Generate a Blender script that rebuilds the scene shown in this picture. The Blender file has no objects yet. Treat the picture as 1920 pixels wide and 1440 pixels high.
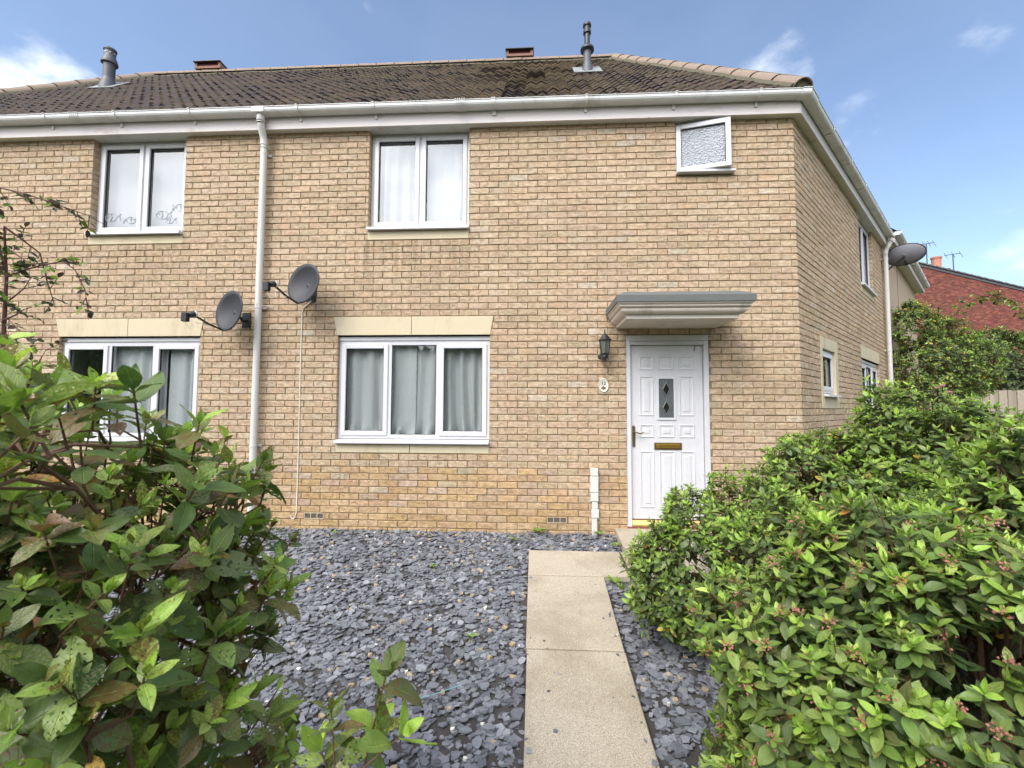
import bpy, math, random
import numpy as np
from mathutils import Vector, Matrix

SC = bpy.context.scene
COL = SC.collection
rnd = random.Random(12)
nrg = np.random.default_rng(12)
R = math.radians


def lin(r, g, b):
    return tuple(((c / 255.0) / 12.92 if c / 255.0 <= .04045 else ((c / 255.0 + .055) / 1.055) ** 2.4) for c in (r, g, b))


# ------------------------------------------------------------------ camera
CAM = Vector((4.47, -4.86, 1.35))
yaw, pitch, roll = R(3.05), R(3.10), R(.22)
c_f = Vector((-math.sin(yaw) * math.cos(pitch), math.cos(yaw) * math.cos(pitch), math.sin(pitch)))
c_r0 = Vector((math.cos(yaw), math.sin(yaw), 0))
c_u0 = c_r0.cross(c_f)
c_r = math.cos(roll) * c_r0 + math.sin(roll) * c_u0
c_u = -math.sin(roll) * c_r0 + math.cos(roll) * c_u0
cam = bpy.data.cameras.new('camera')
cam.lens = 809 / 1920 * 36
cam.sensor_width = 36
cam.clip_start = .02
cam.clip_end = 2000
cam.dof.use_dof = True
cam.dof.focus_distance = 4.6
cam.dof.aperture_fstop = 7.0
cam_o = bpy.data.objects.new('camera', cam)
cam_o.matrix_world = Matrix(((c_r.x, c_u.x, -c_f.x, CAM.x), (c_r.y, c_u.y, -c_f.y, CAM.y), (c_r.z, c_u.z, -c_f.z, CAM.z), (0, 0, 0, 1)))
COL.objects.link(cam_o)
SC.camera = cam_o

# ------------------------------------------------------------------ sky and sun
SUN_EL, SUN_ROT = R(47), R(212)
world = bpy.data.worlds.new('World')
SC.world = world
world.use_nodes = True
wn, wl = world.node_tree.nodes, world.node_tree.links
wn.clear()
w_out = wn.new('ShaderNodeOutputWorld')
w_bg = wn.new('ShaderNodeBackground')
w_bg.inputs['Strength'].default_value = .15
sky = wn.new('ShaderNodeTexSky')
sky.sky_type = 'NISHITA'
sky.sun_disc = False
sky.sun_elevation = SUN_EL
sky.sun_rotation = SUN_ROT
sky.air_density = 1.05
sky.dust_density = .9
sky.ozone_density = 2.2
w_tc = wn.new('ShaderNodeTexCoord')


def wmath(op, a, b=None, c=None, clamp=False):
    n = wn.new('ShaderNodeMath')
    n.operation = op
    n.use_clamp = clamp
    for i, v in enumerate((a, b, c)):
        if v is None:
            continue
        if isinstance(v, (int, float)):
            n.inputs[i].default_value = v
        else:
            wl.new(v, n.inputs[i])
    return n.outputs[0]


w_nm = wn.new('ShaderNodeVectorMath')
w_nm.operation = 'NORMALIZE'
wl.new(w_tc.outputs['Generated'], w_nm.inputs[0])
w_dir = w_nm.outputs[0]
w_map = wn.new('ShaderNodeMapping')
w_map.inputs['Scale'].default_value = (1, 1, 1.9)
w_map.inputs['Location'].default_value = (3.1, 1.7, .4)
wl.new(w_dir, w_map.inputs['Vector'])
w_no = wn.new('ShaderNodeTexNoise')
w_no.inputs['Scale'].default_value = 3.4
w_no.inputs['Detail'].default_value = 9
w_no.inputs['Roughness'].default_value = .56
wl.new(w_map.outputs[0], w_no.inputs['Vector'])


def cloud_bank(d, size):
    # soft bank of cloud round a compass direction
    v = Vector(d).normalized()
    dn = wn.new('ShaderNodeVectorMath')
    dn.operation = 'DOT_PRODUCT'
    wl.new(w_dir, dn.inputs[0])
    dn.inputs[1].default_value = v
    mr = wn.new('ShaderNodeMapRange')
    mr.interpolation_type = 'SMOOTHSTEP'
    mr.inputs[1].default_value = math.cos(R(size))
    mr.inputs[2].default_value = 1
    wl.new(dn.outputs['Value'], mr.inputs[0])
    return mr.outputs[0]


cov = None
for d, s, k in (((-1.20, 1, .73), 7, .28), ((.57, 1, .79), 5, .17), ((.74, 1, .62), 5, .12), ((1.17, 1, .47), 8, .17), ((1.25, 1, .16), 12, .08),
                ((.1, -1, .75), 80, .40), ((-1, -.6, .4), 60, .22)):
    m = wmath('MULTIPLY', cloud_bank(d, s), k)
    cov = m if cov is None else wmath('ADD', cov, m)
w_sum = wmath('ADD', w_no.outputs['Fac'], cov)
w_mask = wn.new('ShaderNodeMapRange')
w_mask.interpolation_type = 'SMOOTHSTEP'
w_mask.inputs[1].default_value = .62
w_mask.inputs[2].default_value = .86
w_mask.inputs[3].default_value = .045
wl.new(w_sum, w_mask.inputs[0])
w_n2 = wn.new('ShaderNodeTexNoise')
w_n2.inputs['Scale'].default_value = 5.5
w_n2.inputs['Detail'].default_value = 6
wl.new(w_map.outputs[0], w_n2.inputs['Vector'])
w_cr = wn.new('ShaderNodeValToRGB')
w_cr.color_ramp.elements[0].position = .35
w_cr.color_ramp.elements[0].color = (5.0, 5.3, 5.9, 1)
w_cr.color_ramp.elements[1].position = .62
w_cr.color_ramp.elements[1].color = (7.6, 7.7, 7.9, 1)
wl.new(w_n2.outputs['Fac'], w_cr.inputs[0])
w_mix = wn.new('ShaderNodeMixRGB')
wl.new(w_mask.outputs[0], w_mix.inputs[0])
wl.new(sky.outputs[0], w_mix.inputs[1])
w_gl = wn.new('ShaderNodeMixRGB')       # cloud close to the sun is brighter
w_gl.blend_type = 'MULTIPLY'
w_gl.inputs[0].default_value = 1
wl.new(w_cr.outputs[0], w_gl.inputs[1])
sun_dir = (math.sin(SUN_ROT) * math.cos(SUN_EL), math.cos(SUN_ROT) * math.cos(SUN_EL), math.sin(SUN_EL))
w_gv = wmath('ADD', wmath('MULTIPLY', cloud_bank(sun_dir, 48), 2.2), 1.0)
wl.new(w_gv, w_gl.inputs[2])
wl.new(w_gl.outputs[0], w_mix.inputs[2])
wl.new(w_mix.outputs[0], w_bg.inputs['Color'])
wl.new(w_bg.outputs[0], w_out.inputs['Surface'])

sun = bpy.data.lights.new('sun', 'SUN')
sun.energy = 1.5
sun.angle = R(28)
sun.color = (1.0, .94, .85)
sun_o = bpy.data.objects.new('sun', sun)
sd = Vector((math.sin(SUN_ROT) * math.cos(SUN_EL), math.cos(SUN_ROT) * math.cos(SUN_EL), math.sin(SUN_EL)))
sun_o.rotation_euler = (-sd).to_track_quat('-Z', 'Y').to_euler()
COL.objects.link(sun_o)

SC.view_settings.view_transform = 'Standard'
SC.view_settings.look = 'None'
SC.view_settings.exposure = .68
SC.view_settings.gamma = 1
SC.view_settings.use_curve_mapping = False
SC.cycles.use_denoising = True
SC.cycles.max_bounces = 8
SC.cycles.transparent_max_bounces = 16
SC.cycles.sample_clamp_indirect = 6


# ------------------------------------------------------------------ materials
class NT:
    def __init__(self, name):
        self.m = bpy.data.materials.new(name)
        self.m.use_nodes = True
        self.n, self.l = self.m.node_tree.nodes, self.m.node_tree.links
        self.n.clear()
        self.out = self.n.new('ShaderNodeOutputMaterial')

    def node(self, t, **kw):
        nd = self.n.new(t)
        for k, v in kw.items():
            setattr(nd, k, v)
        return nd

    def put(self, sock, v):
        if v is None:
            return
        if isinstance(v, bpy.types.NodeSocket):
            self.l.new(v, sock)
        else:
            if isinstance(v, (tuple, list)) and len(v) == 3 and sock.type == 'RGBA':
                v = (*v, 1)
            sock.default_value = v

    def math(self, op, a, b=None, clamp=False):
        nd = self.node('ShaderNodeMath', operation=op, use_clamp=clamp)
        self.put(nd.inputs[0], a)
        self.put(nd.inputs[1], b)
        return nd.outputs[0]

    def mix(self, f, a, b, bt='MIX'):
        nd = self.node('ShaderNodeMixRGB', blend_type=bt)
        self.put(nd.inputs[0], f)
        self.put(nd.inputs[1], a)
        self.put(nd.inputs[2], b)
        return nd.outputs[0]

    def pos(self, scale=(1, 1, 1)):
        g = self.node('ShaderNodeNewGeometry')
        m = self.node('ShaderNodeMapping')
        m.inputs['Scale'].default_value = scale
        self.l.new(g.outputs['Position'], m.inputs['Vector'])
        return m.outputs[0]

    def noise(self, scale, vec=None, detail=4, rough=.55):
        nd = self.node('ShaderNodeTexNoise')
        nd.inputs['Scale'].default_value = scale
        nd.inputs['Detail'].default_value = detail
        nd.inputs['Roughness'].default_value = rough
        if vec is not None:
            self.l.new(vec, nd.inputs['Vector'])
        return nd.outputs['Fac']

    def range(self, v, a, b, c=0., d=1., smooth=True):
        nd = self.node('ShaderNodeMapRange')
        if smooth:
            nd.interpolation_type = 'SMOOTHSTEP'
        self.put(nd.inputs[0], v)
        for i, x in enumerate((a, b, c, d)):
            nd.inputs[i + 1].default_value = x
        return nd.outputs[0]

    def col(self):
        nd = self.node('ShaderNodeAttribute', attribute_name='Col')
        return nd.outputs['Color'], nd.outputs['Alpha']

    def bsdf(self, col, rough=.6, bump=None, bd=.01, metal=0., spec=.5, coat=0.):
        p = self.node('ShaderNodeBsdfPrincipled')
        self.put(p.inputs['Base Color'], col)
        self.put(p.inputs['Roughness'], rough)
        self.put(p.inputs['Metallic'], metal)
        p.inputs['Specular IOR Level'].default_value = spec
        p.inputs['Coat Weight'].default_value = coat
        if bump is not None:
            b = self.node('ShaderNodeBump')
            b.inputs['Distance'].default_value = bd
            b.inputs['Strength'].default_value = 1
            self.l.new(bump, b.inputs['Height'])
            self.l.new(b.outputs[0], p.inputs['Normal'])
        return p.outputs[0]

    def done(self, s):
        self.l.new(s, self.out.inputs['Surface'])
        return self.m


def simple(name, col, rough=.5, var=.15, scale=8, bump=0., bscale=60, metal=0., spec=.5, dirt=None, dirt_amt=.5, coat=0.):
    t = NT(name)
    p = t.pos()
    c = t.mix(1, col, t.mix(t.noise(scale, p), (1 - var,) * 3, (1 + var,) * 3), 'MULTIPLY')
    if dirt:
        c = t.mix(t.range(t.noise(3.2, t.pos((1, 1, .35)), 6, .7), .5, .75, 0, dirt_amt), c, dirt)
    h = t.math('MULTIPLY', t.noise(bscale, p, 5), bump) if bump else None
    return t.done(t.bsdf(c, rough, h, .01, metal, spec, coat))


M = {}


def stain(t, c):
    # rain streaks below the sills, the lantern and the plaque; green damp along the foot of the wall
    g_ = t.node('ShaderNodeNewGeometry')
    sp = t.node('ShaderNodeSeparateXYZ')
    t.l.new(g_.outputs['Position'], sp.inputs[0])
    x, z = sp.outputs[0], sp.outputs[2]
    streak = t.range(t.noise(7, t.pos((2.2, 1, .22)), 5, .7), .38, .66)
    tot = None
    for x0, x1, z0, z1, k in ((2.45, 3.75, 2.55, 3.32, .62), (-1.0, .3, 2.65, 3.32, .5), (2.2, 3.95, .35, .84, .35), (-1.2, .5, .35, .84, .35),
                              (5.17, 5.29, .95, 1.86, .7), (1.15, 1.4, 3.6, 4.6, .5), (1.75, 2.1, 2.1, 2.55, .3), (5.3, 6.6, 1.9, 2.4, .25)):
        m = t.math('MULTIPLY', t.range(x, x0 - .04, x0 + .06), t.range(x, x1 - .06, x1 + .04, 1, 0))
        m = t.math('MULTIPLY', m, t.math('MULTIPLY', t.range(z, z0, z1), t.range(z, z1, z1 + .02, 1, 0)))
        m = t.math('MULTIPLY', m, k)
        tot = m if tot is None else t.math('ADD', tot, m)
    tot = t.math('MULTIPLY', tot, streak, True)
    c = t.mix(tot, c, t.mix(1, c, (.50, .50, .44), 'MULTIPLY'))
    damp = t.math('MULTIPLY', t.range(z, .0, .22, 1, 0), t.range(t.noise(4, t.pos(), 5, .7), .45, .7))
    return t.mix(t.math('MULTIPLY', damp, .55), c, t.mix(1, c, (.62, .66, .5), 'MULTIPLY'))


# brick: colour of each brick from its own attribute, kiln creases and specks on top
t = NT('brick')
ca, _ = t.col()
g = t.noise(95, t.pos((1, 1, 1)), 5, .7)
patch = t.noise(17, t.pos((1, 1, 1.6)), 4, .65)
cr = t.noise(26, t.pos((.55, .55, 2.2)), 4, .6)
c = t.mix(1, ca, t.mix(g, (.80, .78, .75), (1.18, 1.2, 1.22)), 'MULTIPLY')
c = t.mix(1, c, t.mix(t.range(patch, .3, .7), (.80, .77, .72), (1.16, 1.17, 1.2)), 'MULTIPLY')
c = t.mix(t.range(t.noise(9, t.pos(), 3), .48, .7, 0, .28), c, lin(202, 160, 122))
crs = t.range(t.math('ABSOLUTE', t.math('SUBTRACT', cr, .5)), .0, .018, .55, 0)
c = t.mix(crs, c, t.mix(1, c, (.45, .42, .38), 'MULTIPLY'))
c = t.mix(t.range(t.noise(1.1, t.pos(), 5, .6), .35, .75, .0, .28), c, t.mix(1, c, (.66, .64, .6), 'MULTIPLY'))
c = stain(t, c)
h = t.math('ADD', t.math('MULTIPLY', g, .25), t.math('MULTIPLY', crs, -.6))
M['brick'] = t.done(t.bsdf(c, .88, h, .006, 0, .25))
t = NT('mortar')
c = t.mix(1, lin(132, 116, 90), t.mix(t.noise(30, t.pos()), (.75,) * 3, (1.25,) * 3), 'MULTIPLY')
M['mortar'] = t.done(t.bsdf(stain(t, c), .95, t.noise(90, t.pos(), 5), .004))
M['stone'] = simple('cast_stone', lin(202, 188, 160), .85, .05, 5, .25, 160, dirt=lin(150, 134, 98), dirt_amt=.55)
M['upvc'] = simple('white_upvc', lin(208, 207, 211), .32, .03, 3, 0, dirt=lin(178, 174, 170), dirt_amt=.4)
M['gutter'] = simple('white_gutter', lin(208, 208, 206), .38, .04, 3, 0, dirt=lin(160, 156, 146), dirt_amt=.6)
t = NT('painted_timber')
p = t.pos()
c = t.mix(t.range(t.noise(2.4, t.pos((1, 1, 3)), 7, .75), .55, .72, 0, .5), lin(214, 206, 205), lin(150, 136, 128))
fl = t.range(t.noise(14, t.pos((.5, .5, 2.5)), 6, .8), .68, .73)
c = t.mix(t.math('MULTIPLY', fl, .8), c, lin(92, 78, 66))
M['timber'] = t.done(t.bsdf(c, .6, t.math('MULTIPLY', fl, -.4), .004))
M['soffit'] = simple('soffit_board', lin(205, 203, 196), .7, .06, 3, 0, dirt=lin(140, 134, 120), dirt_amt=.5)
M['lead'] = simple('grey_lead', lin(98, 100, 98), .6, .14, 9, .1, 40)
M['canopy'] = simple('canopy_moulding', lin(206, 197, 188), .5, .05, 4, 0, dirt=lin(128, 118, 104), dirt_amt=.7)
M['dish'] = simple('dish_grey', lin(54, 54, 59), .6, .14, 10, .05, 120)
M['dish_back'] = simple('pale_dish_back', lin(108, 108, 116), .6, .12, 10)
M['dish_dark'] = simple('black_plastic', lin(34, 34, 36), .5, .1, 10)
M['white_plastic'] = simple('white_plastic', lin(206, 204, 200), .45, .05, 10)
M['flue'] = simple('flue_grey', lin(84, 84, 90), .5, .15, 8)
M['flue_dark'] = simple('flue_black', lin(42, 42, 46), .45, .15, 8)
M['flashing'] = simple('lead_flashing', lin(138, 140, 140), .6, .2, 12, .3, 30)
M['terracotta'] = simple('terracotta', lin(178, 120, 98), .8, .15, 12, .2, 60)
t = NT('ridge_tile')
c = t.mix(t.noise(6, t.pos(), 5, .65), lin(122, 104, 91), lin(154, 136, 120))
c = t.mix(t.range(t.noise(14, t.pos(), 6, .75), .58, .72, 0, .7), c, lin(112, 104, 74))
M['ridge'] = t.done(t.bsdf(c, .85, t.noise(80, t.pos()), .006))
t = NT('roof_tile')
ca, _ = t.col()
c = t.mix(1, ca, t.mix(t.noise(40, t.pos(), 5, .7), (.6, .6, .6), (1.4, 1.4, 1.4)), 'MULTIPLY')
c = t.mix(t.range(t.noise(1.7, t.pos(), 6, .7), .5, .72, 0, .5), c, t.mix(t.noise(30, t.pos()), lin(64, 58, 38), lin(104, 94, 62)))
c = t.mix(t.range(t.noise(70, t.pos(), 2), .70, .76, 0, .8), c, lin(176, 166, 140))
M['tile'] = t.done(t.bsdf(c, .8, t.noise(60, t.pos()), .01))
M['deck'] = simple('roof_deck', lin(56, 48, 42), .9, .2, 10)
# concrete paving with exposed sand
t = NT('concrete_slab')
p = t.pos()
c = t.mix(t.range(t.noise(190, p, 3, .7), .35, .65), lin(148, 136, 118), lin(202, 190, 170))
c = t.mix(t.range(t.noise(330, p, 2), .62, .7, 0, .7), c, lin(92, 84, 74))
c = t.mix(t.range(t.noise(260, p, 2), .66, .72, 0, .8), c, lin(222, 210, 190))
c = t.mix(t.range(t.noise(1.6, p, 6, .65), .40, .66, 0, .75), c, t.mix(1, c, (.70, .67, .61), 'MULTIPLY'))
c = t.mix(t.range(t.noise(5, p, 6, .75), .6, .72, 0, .4), c, lin(118, 112, 98))
M['slab'] = t.done(t.bsdf(c, .9, t.noise(230, p, 3), .004))
t = NT('slate_chip')
ca, _ = t.col()
c = t.mix(1, ca, t.mix(t.noise(60, t.pos(), 4, .6), (.78,) * 3, (1.25,) * 3), 'MULTIPLY')
M['slate'] = t.done(t.bsdf(c, .66, t.noise(110, t.pos((1, 1, 3)), 4), .003, 0, .5))
M['vent_clay'] = simple('dull_clay', lin(136, 102, 88), .85, .2, 12)
M['bedding'] = simple('bedding_mortar', lin(96, 90, 74), .95, .35, 20, .5, 60)
M['soil'] = simple('soil', lin(66, 62, 60), .95, .4, 14, .8, 40)
M['membrane'] = simple('weed_membrane', lin(84, 84, 88), .8, .35, 12, .3, 120)
t = NT('ground')
p = t.pos()
c = t.mix(t.range(t.noise(.6, p, 6), .4, .6), lin(84, 74, 56), lin(86, 96, 54))
c = t.mix(1, c, t.mix(t.noise(25, p, 5, .7), (.6,) * 3, (1.3,) * 3), 'MULTIPLY')
M['ground'] = t.done(t.bsdf(c, .95, t.noise(30, p), .03))
# thin glass sheet: clear with mirror reflections
t = NT('window_glass')
fr = t.node('ShaderNodeLayerWeight')
fr.inputs['Blend'].default_value = .5
gl = t.node('ShaderNodeBsdfGlossy')
gl.inputs['Roughness'].default_value = .004
tr = t.node('ShaderNodeBsdfTransparent')
tr.inputs['Color'].default_value = (.95, .96, .955, 1)
b = t.node('ShaderNodeBump')
b.inputs['Distance'].default_value = .004
b.inputs['Strength'].default_value = .25
t.l.new(t.noise(2.2, t.pos(), 1), b.inputs['Height'])
t.l.new(b.outputs[0], gl.inputs['Normal'])
mx = t.node('ShaderNodeMixShader')
t.l.new(t.math('ADD', t.math('MULTIPLY', t.math('POWER', fr.outputs['Facing'], 4.), .82), .18, True), mx.inputs[0])
t.l.new(tr.outputs[0], mx.inputs[1])
t.l.new(gl.outputs[0], mx.inputs[2])
M['glass'] = t.done(mx.outputs[0])
t = NT('obscured_glass')
v = t.node('ShaderNodeTexVoronoi')
v.inputs['Scale'].default_value = 55
t.l.new(t.pos(), v.inputs['Vector'])
n_ = t.noise(45, t.pos((1, 1, 1)), 5, .7)
c = t.mix(n_, lin(168, 172, 182), lin(206, 210, 216))
M['frosted'] = t.done(t.bsdf(c, .3, t.math('ADD', n_, v.outputs['Distance']), .02, 0, .7))
t = NT('door_glass')
n_ = t.noise(120, t.pos(), 4, .7)
c = t.mix(n_, lin(52, 56, 58), lin(96, 102, 104))
M['door_glass'] = t.done(t.bsdf(c, .22, n_, .008, 0, .7))
M['door_glass_dark'] = simple('dark_bevel_glass', lin(38, 36, 36), .12, .2, 20, spec=.8)
M['leading'] = simple('leading', lin(150, 148, 140), .4, .1, 20, metal=.6)
t = NT('door_white')
p = t.pos()
gr = t.noise(28, t.pos((7, 1, .5)), 4, .7)
c = t.mix(t.range(gr, .3, .7), lin(200, 199, 203), lin(212, 211, 214))
c = t.mix(t.range(t.noise(2.5, t.pos((2, 1, .5)), 6, .7), .56, .75, 0, .35), c, lin(180, 174, 166))
M['door'] = t.done(t.bsdf(c, .42, gr, .0012))
M['rubber'] = simple('dark_gasket', lin(38, 38, 40), .6, .1, 20)
M['brass'] = simple('brass', lin(176, 140, 66), .38, .25, 25, .1, 60, metal=.85)
M['brass_plate'] = simple('brass_threshold', lin(205, 178, 116), .42, .12, 12, metal=.5)
M['brass_old'] = simple('tarnished_brass', lin(112, 98, 66), .45, .3, 60, .2, 80, metal=.7)
M['red_tile'] = simple('red_tile', lin(128, 70, 58), .7, .15, 12)
M['lamp_black'] = simple('black_lamp_metal', lin(44, 44, 44), .5, .15, 20)
M['lamp_glass'] = simple('lamp_glass', lin(96, 100, 92), .2, .2, 30, spec=.7)
M['ceramic'] = simple('white_ceramic', lin(214, 209, 198), .25, .03, 10, coat=.4)
M['ink'] = simple('dark_print', lin(44, 38, 34), .5, .1, 30)
M['motif'] = simple('brown_print', lin(116, 92, 52), .5, .35, 200)
M['cable'] = simple('white_cable', lin(226, 222, 208), .5, .06, 10)
M['vent'] = simple('air_brick_plastic', lin(92, 88, 84), .7, .2, 40)
M['interior'] = simple('interior_wall', lin(150, 148, 144), .9, .05, 3)
M['interior_dark'] = simple('interior_dark', lin(86, 86, 86), .9, .05, 3)


def cloth(name, a, bcol, sc=(14, 14, .6)):
    t = NT(name)
    c = t.mix(t.noise(1, t.pos(sc), 4), a, bcol)
    d = t.node('ShaderNodeBsdfDiffuse')
    t.put(d.inputs[0], c)
    tl = t.node('ShaderNodeBsdfTranslucent')
    t.put(tl.inputs[0], c)
    m = t.node('ShaderNodeMixShader')
    m.inputs[0].default_value = .25
    t.l.new(d.outputs[0], m.inputs[1])
    t.l.new(tl.outputs[0], m.inputs[2])
    return t.done(m.outputs[0])


M['curtain'] = cloth('sage_curtain', lin(176, 184, 185), lin(220, 224, 225))
M['net'] = cloth('net_curtain', lin(150, 156, 164), lin(208, 212, 217))
M['grey_curtain'] = cloth('grey_curtain', lin(196, 202, 206), lin(216, 222, 224))
M['blind'] = cloth('white_blind', lin(150, 154, 163), lin(168, 172, 180), (1, 1, 1))
M['sticker'] = simple('window_sticker', lin(186, 192, 196), .6, .1, 20)
M['fence'] = None
t = NT('fence_board')
ca, _ = t.col()
g = t.noise(14, t.pos((6, 6, .6)), 6, .7)
c = t.mix(1, ca, t.mix(g, (.68,) * 3, (1.25,) * 3), 'MULTIPLY')
M['fence'] = t.done(t.bsdf(c, .85, g, .006))
t = NT('red_brick')
ca, _ = t.col()
c = t.mix(1, ca, t.mix(t.noise(20, t.pos(), 4), (.75,) * 3, (1.25,) * 3), 'MULTIPLY')
c = t.mix(1, c, (.82, .82, .84), 'MULTIPLY')
M['red_brick'] = t.done(t.bsdf(c, .9))
M['red_mortar'] = simple('red_wall_mortar', lin(150, 126, 116), .95, .2, 10)
M['render_pink'] = simple('pale_render', lin(182, 160, 136), .9, .08, 6, .2, 60)


def leaf_mat(name, rough=.42, damage=0., holes=0., transl=.28, vein=True, spots=lin(122, 92, 54)):
    t = NT(name)
    ca, al = t.col()
    uv = t.node('ShaderNodeUVMap')
    sep = t.node('ShaderNodeSeparateXYZ')
    t.l.new(uv.outputs[0], sep.inputs[0])
    comb = t.node('ShaderNodeCombineXYZ')
    t.l.new(sep.outputs[0], comb.inputs[0])
    t.l.new(t.math('MULTIPLY', sep.outputs[1], 2.2), comb.inputs[1])
    t.l.new(t.math('MULTIPLY', al, 83.0), comb.inputs[2])
    n1 = t.noise(3.2, comb.outputs[0], 5, .65)
    c = t.mix(1, ca, t.mix(n1, (.7, .72, .7), (1.3, 1.28, 1.3)), 'MULTIPLY')
    h = n1
    if vein:
        u = t.math('ABSOLUTE', t.math('SUBTRACT', sep.outputs[0], .5))
        mid = t.range(u, .012, .045, 1, 0)
        sv = t.math('SINE', t.math('MULTIPLY', t.math('SUBTRACT', sep.outputs[1], t.math('MULTIPLY', u, .55)), 52.))
        svm = t.math('MULTIPLY', t.range(sv, .82, 1.0), .28)
        c = t.mix(t.math('MULTIPLY', mid, .5), c, t.mix(1, c, (2.1, 1.9, 1.8), 'MULTIPLY'))
        c = t.mix(svm, c, t.mix(1, c, (1.7, 1.6, 1.5), 'MULTIPLY'))
        h = t.math('SUBTRACT', t.math('MULTIPLY', n1, .4), t.math('ADD', t.math('MULTIPLY', mid, .8), svm))
    if damage:
        n2 = t.noise(5.5, comb.outputs[0], 6, .7)
        rsh = t.math('MULTIPLY', t.math('SUBTRACT', t.math('FRACT', t.math('MULTIPLY', al, 17.3)), .62), .30)
        n2 = t.math('ADD', n2, rsh)
        c = t.mix(t.range(n2, .66 - damage * .12, .72 - damage * .12, 0, .85), c, spots)
        n3 = t.noise(11, comb.outputs[0], 5, .7)
        n3 = t.math('ADD', n3, t.math('MULTIPLY', t.math('SUBTRACT', t.math('FRACT', t.math('MULTIPLY', al, 31.7)), .6), .25))
        c = t.mix(t.range(n3, .64 - .06 * damage, .70 - .06 * damage, 0, .5 * damage), c, lin(176, 168, 132))
    p = t.bsdf(c, rough, h, .0016, 0, .5)
    tl = t.node('ShaderNodeBsdfTranslucent')
    t.l.new(t.mix(1, c, (1.15, 1.35, .7), 'MULTIPLY'), tl.inputs[0])
    m = t.node('ShaderNodeMixShader')
    m.inputs[0].default_value = transl
    t.l.new(p, m.inputs[1])
    t.l.new(tl.outputs[0], m.inputs[2])
    s = m.outputs[0]
    if holes:
        n4 = t.noise(4.2, comb.outputs[0], 3, .5)
        n4 = t.math('ADD', n4, t.math('MULTIPLY', t.math('SUBTRACT', t.math('FRACT', t.math('MULTIPLY', al, 11.1)), .5), .2))
        hole = t.range(n4, .745 - holes * .09, .75 - holes * .09, 0, 1, False)
        tr = t.node('ShaderNodeBsdfTransparent')
        m2 = t.node('ShaderNodeMixShader')
        t.l.new(hole, m2.inputs[0])
        t.l.new(s, m2.inputs[1])
        t.l.new(tr.outputs[0], m2.inputs[2])
        s = m2.outputs[0]
    return t.done(s)


M['leaf'] = leaf_mat('viburnum_leaf', .40, .55)
M['leaf_eaten'] = leaf_mat('eaten_viburnum_leaf', .42, 1.1, .8)
M['leaf_rose'] = leaf_mat('rose_leaf', .45, .3)
M['leaf_far'] = leaf_mat('distant_leaf', .5, 0, 0, .25, False)
M['bark'] = simple('brown_bark', lin(96, 70, 52), .85, .3, 40, .4, 120)
M['rose_stem'] = simple('rose_stem', lin(92, 58, 54), .7, .3, 30)
M['bud'] = simple('pink_buds', lin(172, 112, 100), .6, .3, 120)
M['petal'] = simple('pink_petal', lin(216, 132, 150), .6, .15, 60)


# ------------------------------------------------------------------ mesh helpers
def link(o, parent=None, label=None, cat=None, group=None, kind=None):
    COL.objects.link(o)
    if parent is not None:
        o.parent = parent
        o.matrix_parent_inverse = parent_inv(parent)
    tag(o, label, cat, group, kind)
    return o


def parent_inv(p):
    return world_of(p).inverted()


def world_of(p):
    if p.parent is None:
        return p.matrix_basis.copy()
    return world_of(p.parent) @ p.matrix_parent_inverse @ p.matrix_basis


def tag(o, label=None, cat=None, group=None, kind=None):
    if label:
        o['label'] = label
    if cat:
        o['category'] = cat
    if group:
        o['group'] = group
    if kind:
        o['kind'] = kind
    return o


def thing(name, loc, label, cat, group=None, parent=None):
    o = bpy.data.objects.new(name, None)
    o.empty_display_size = .1
    o.location = loc
    return link(o, parent, label, cat, group)


def node(name, parent, loc=(0, 0, 0)):
    return thing(name, loc, None, None, None, parent)


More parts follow.
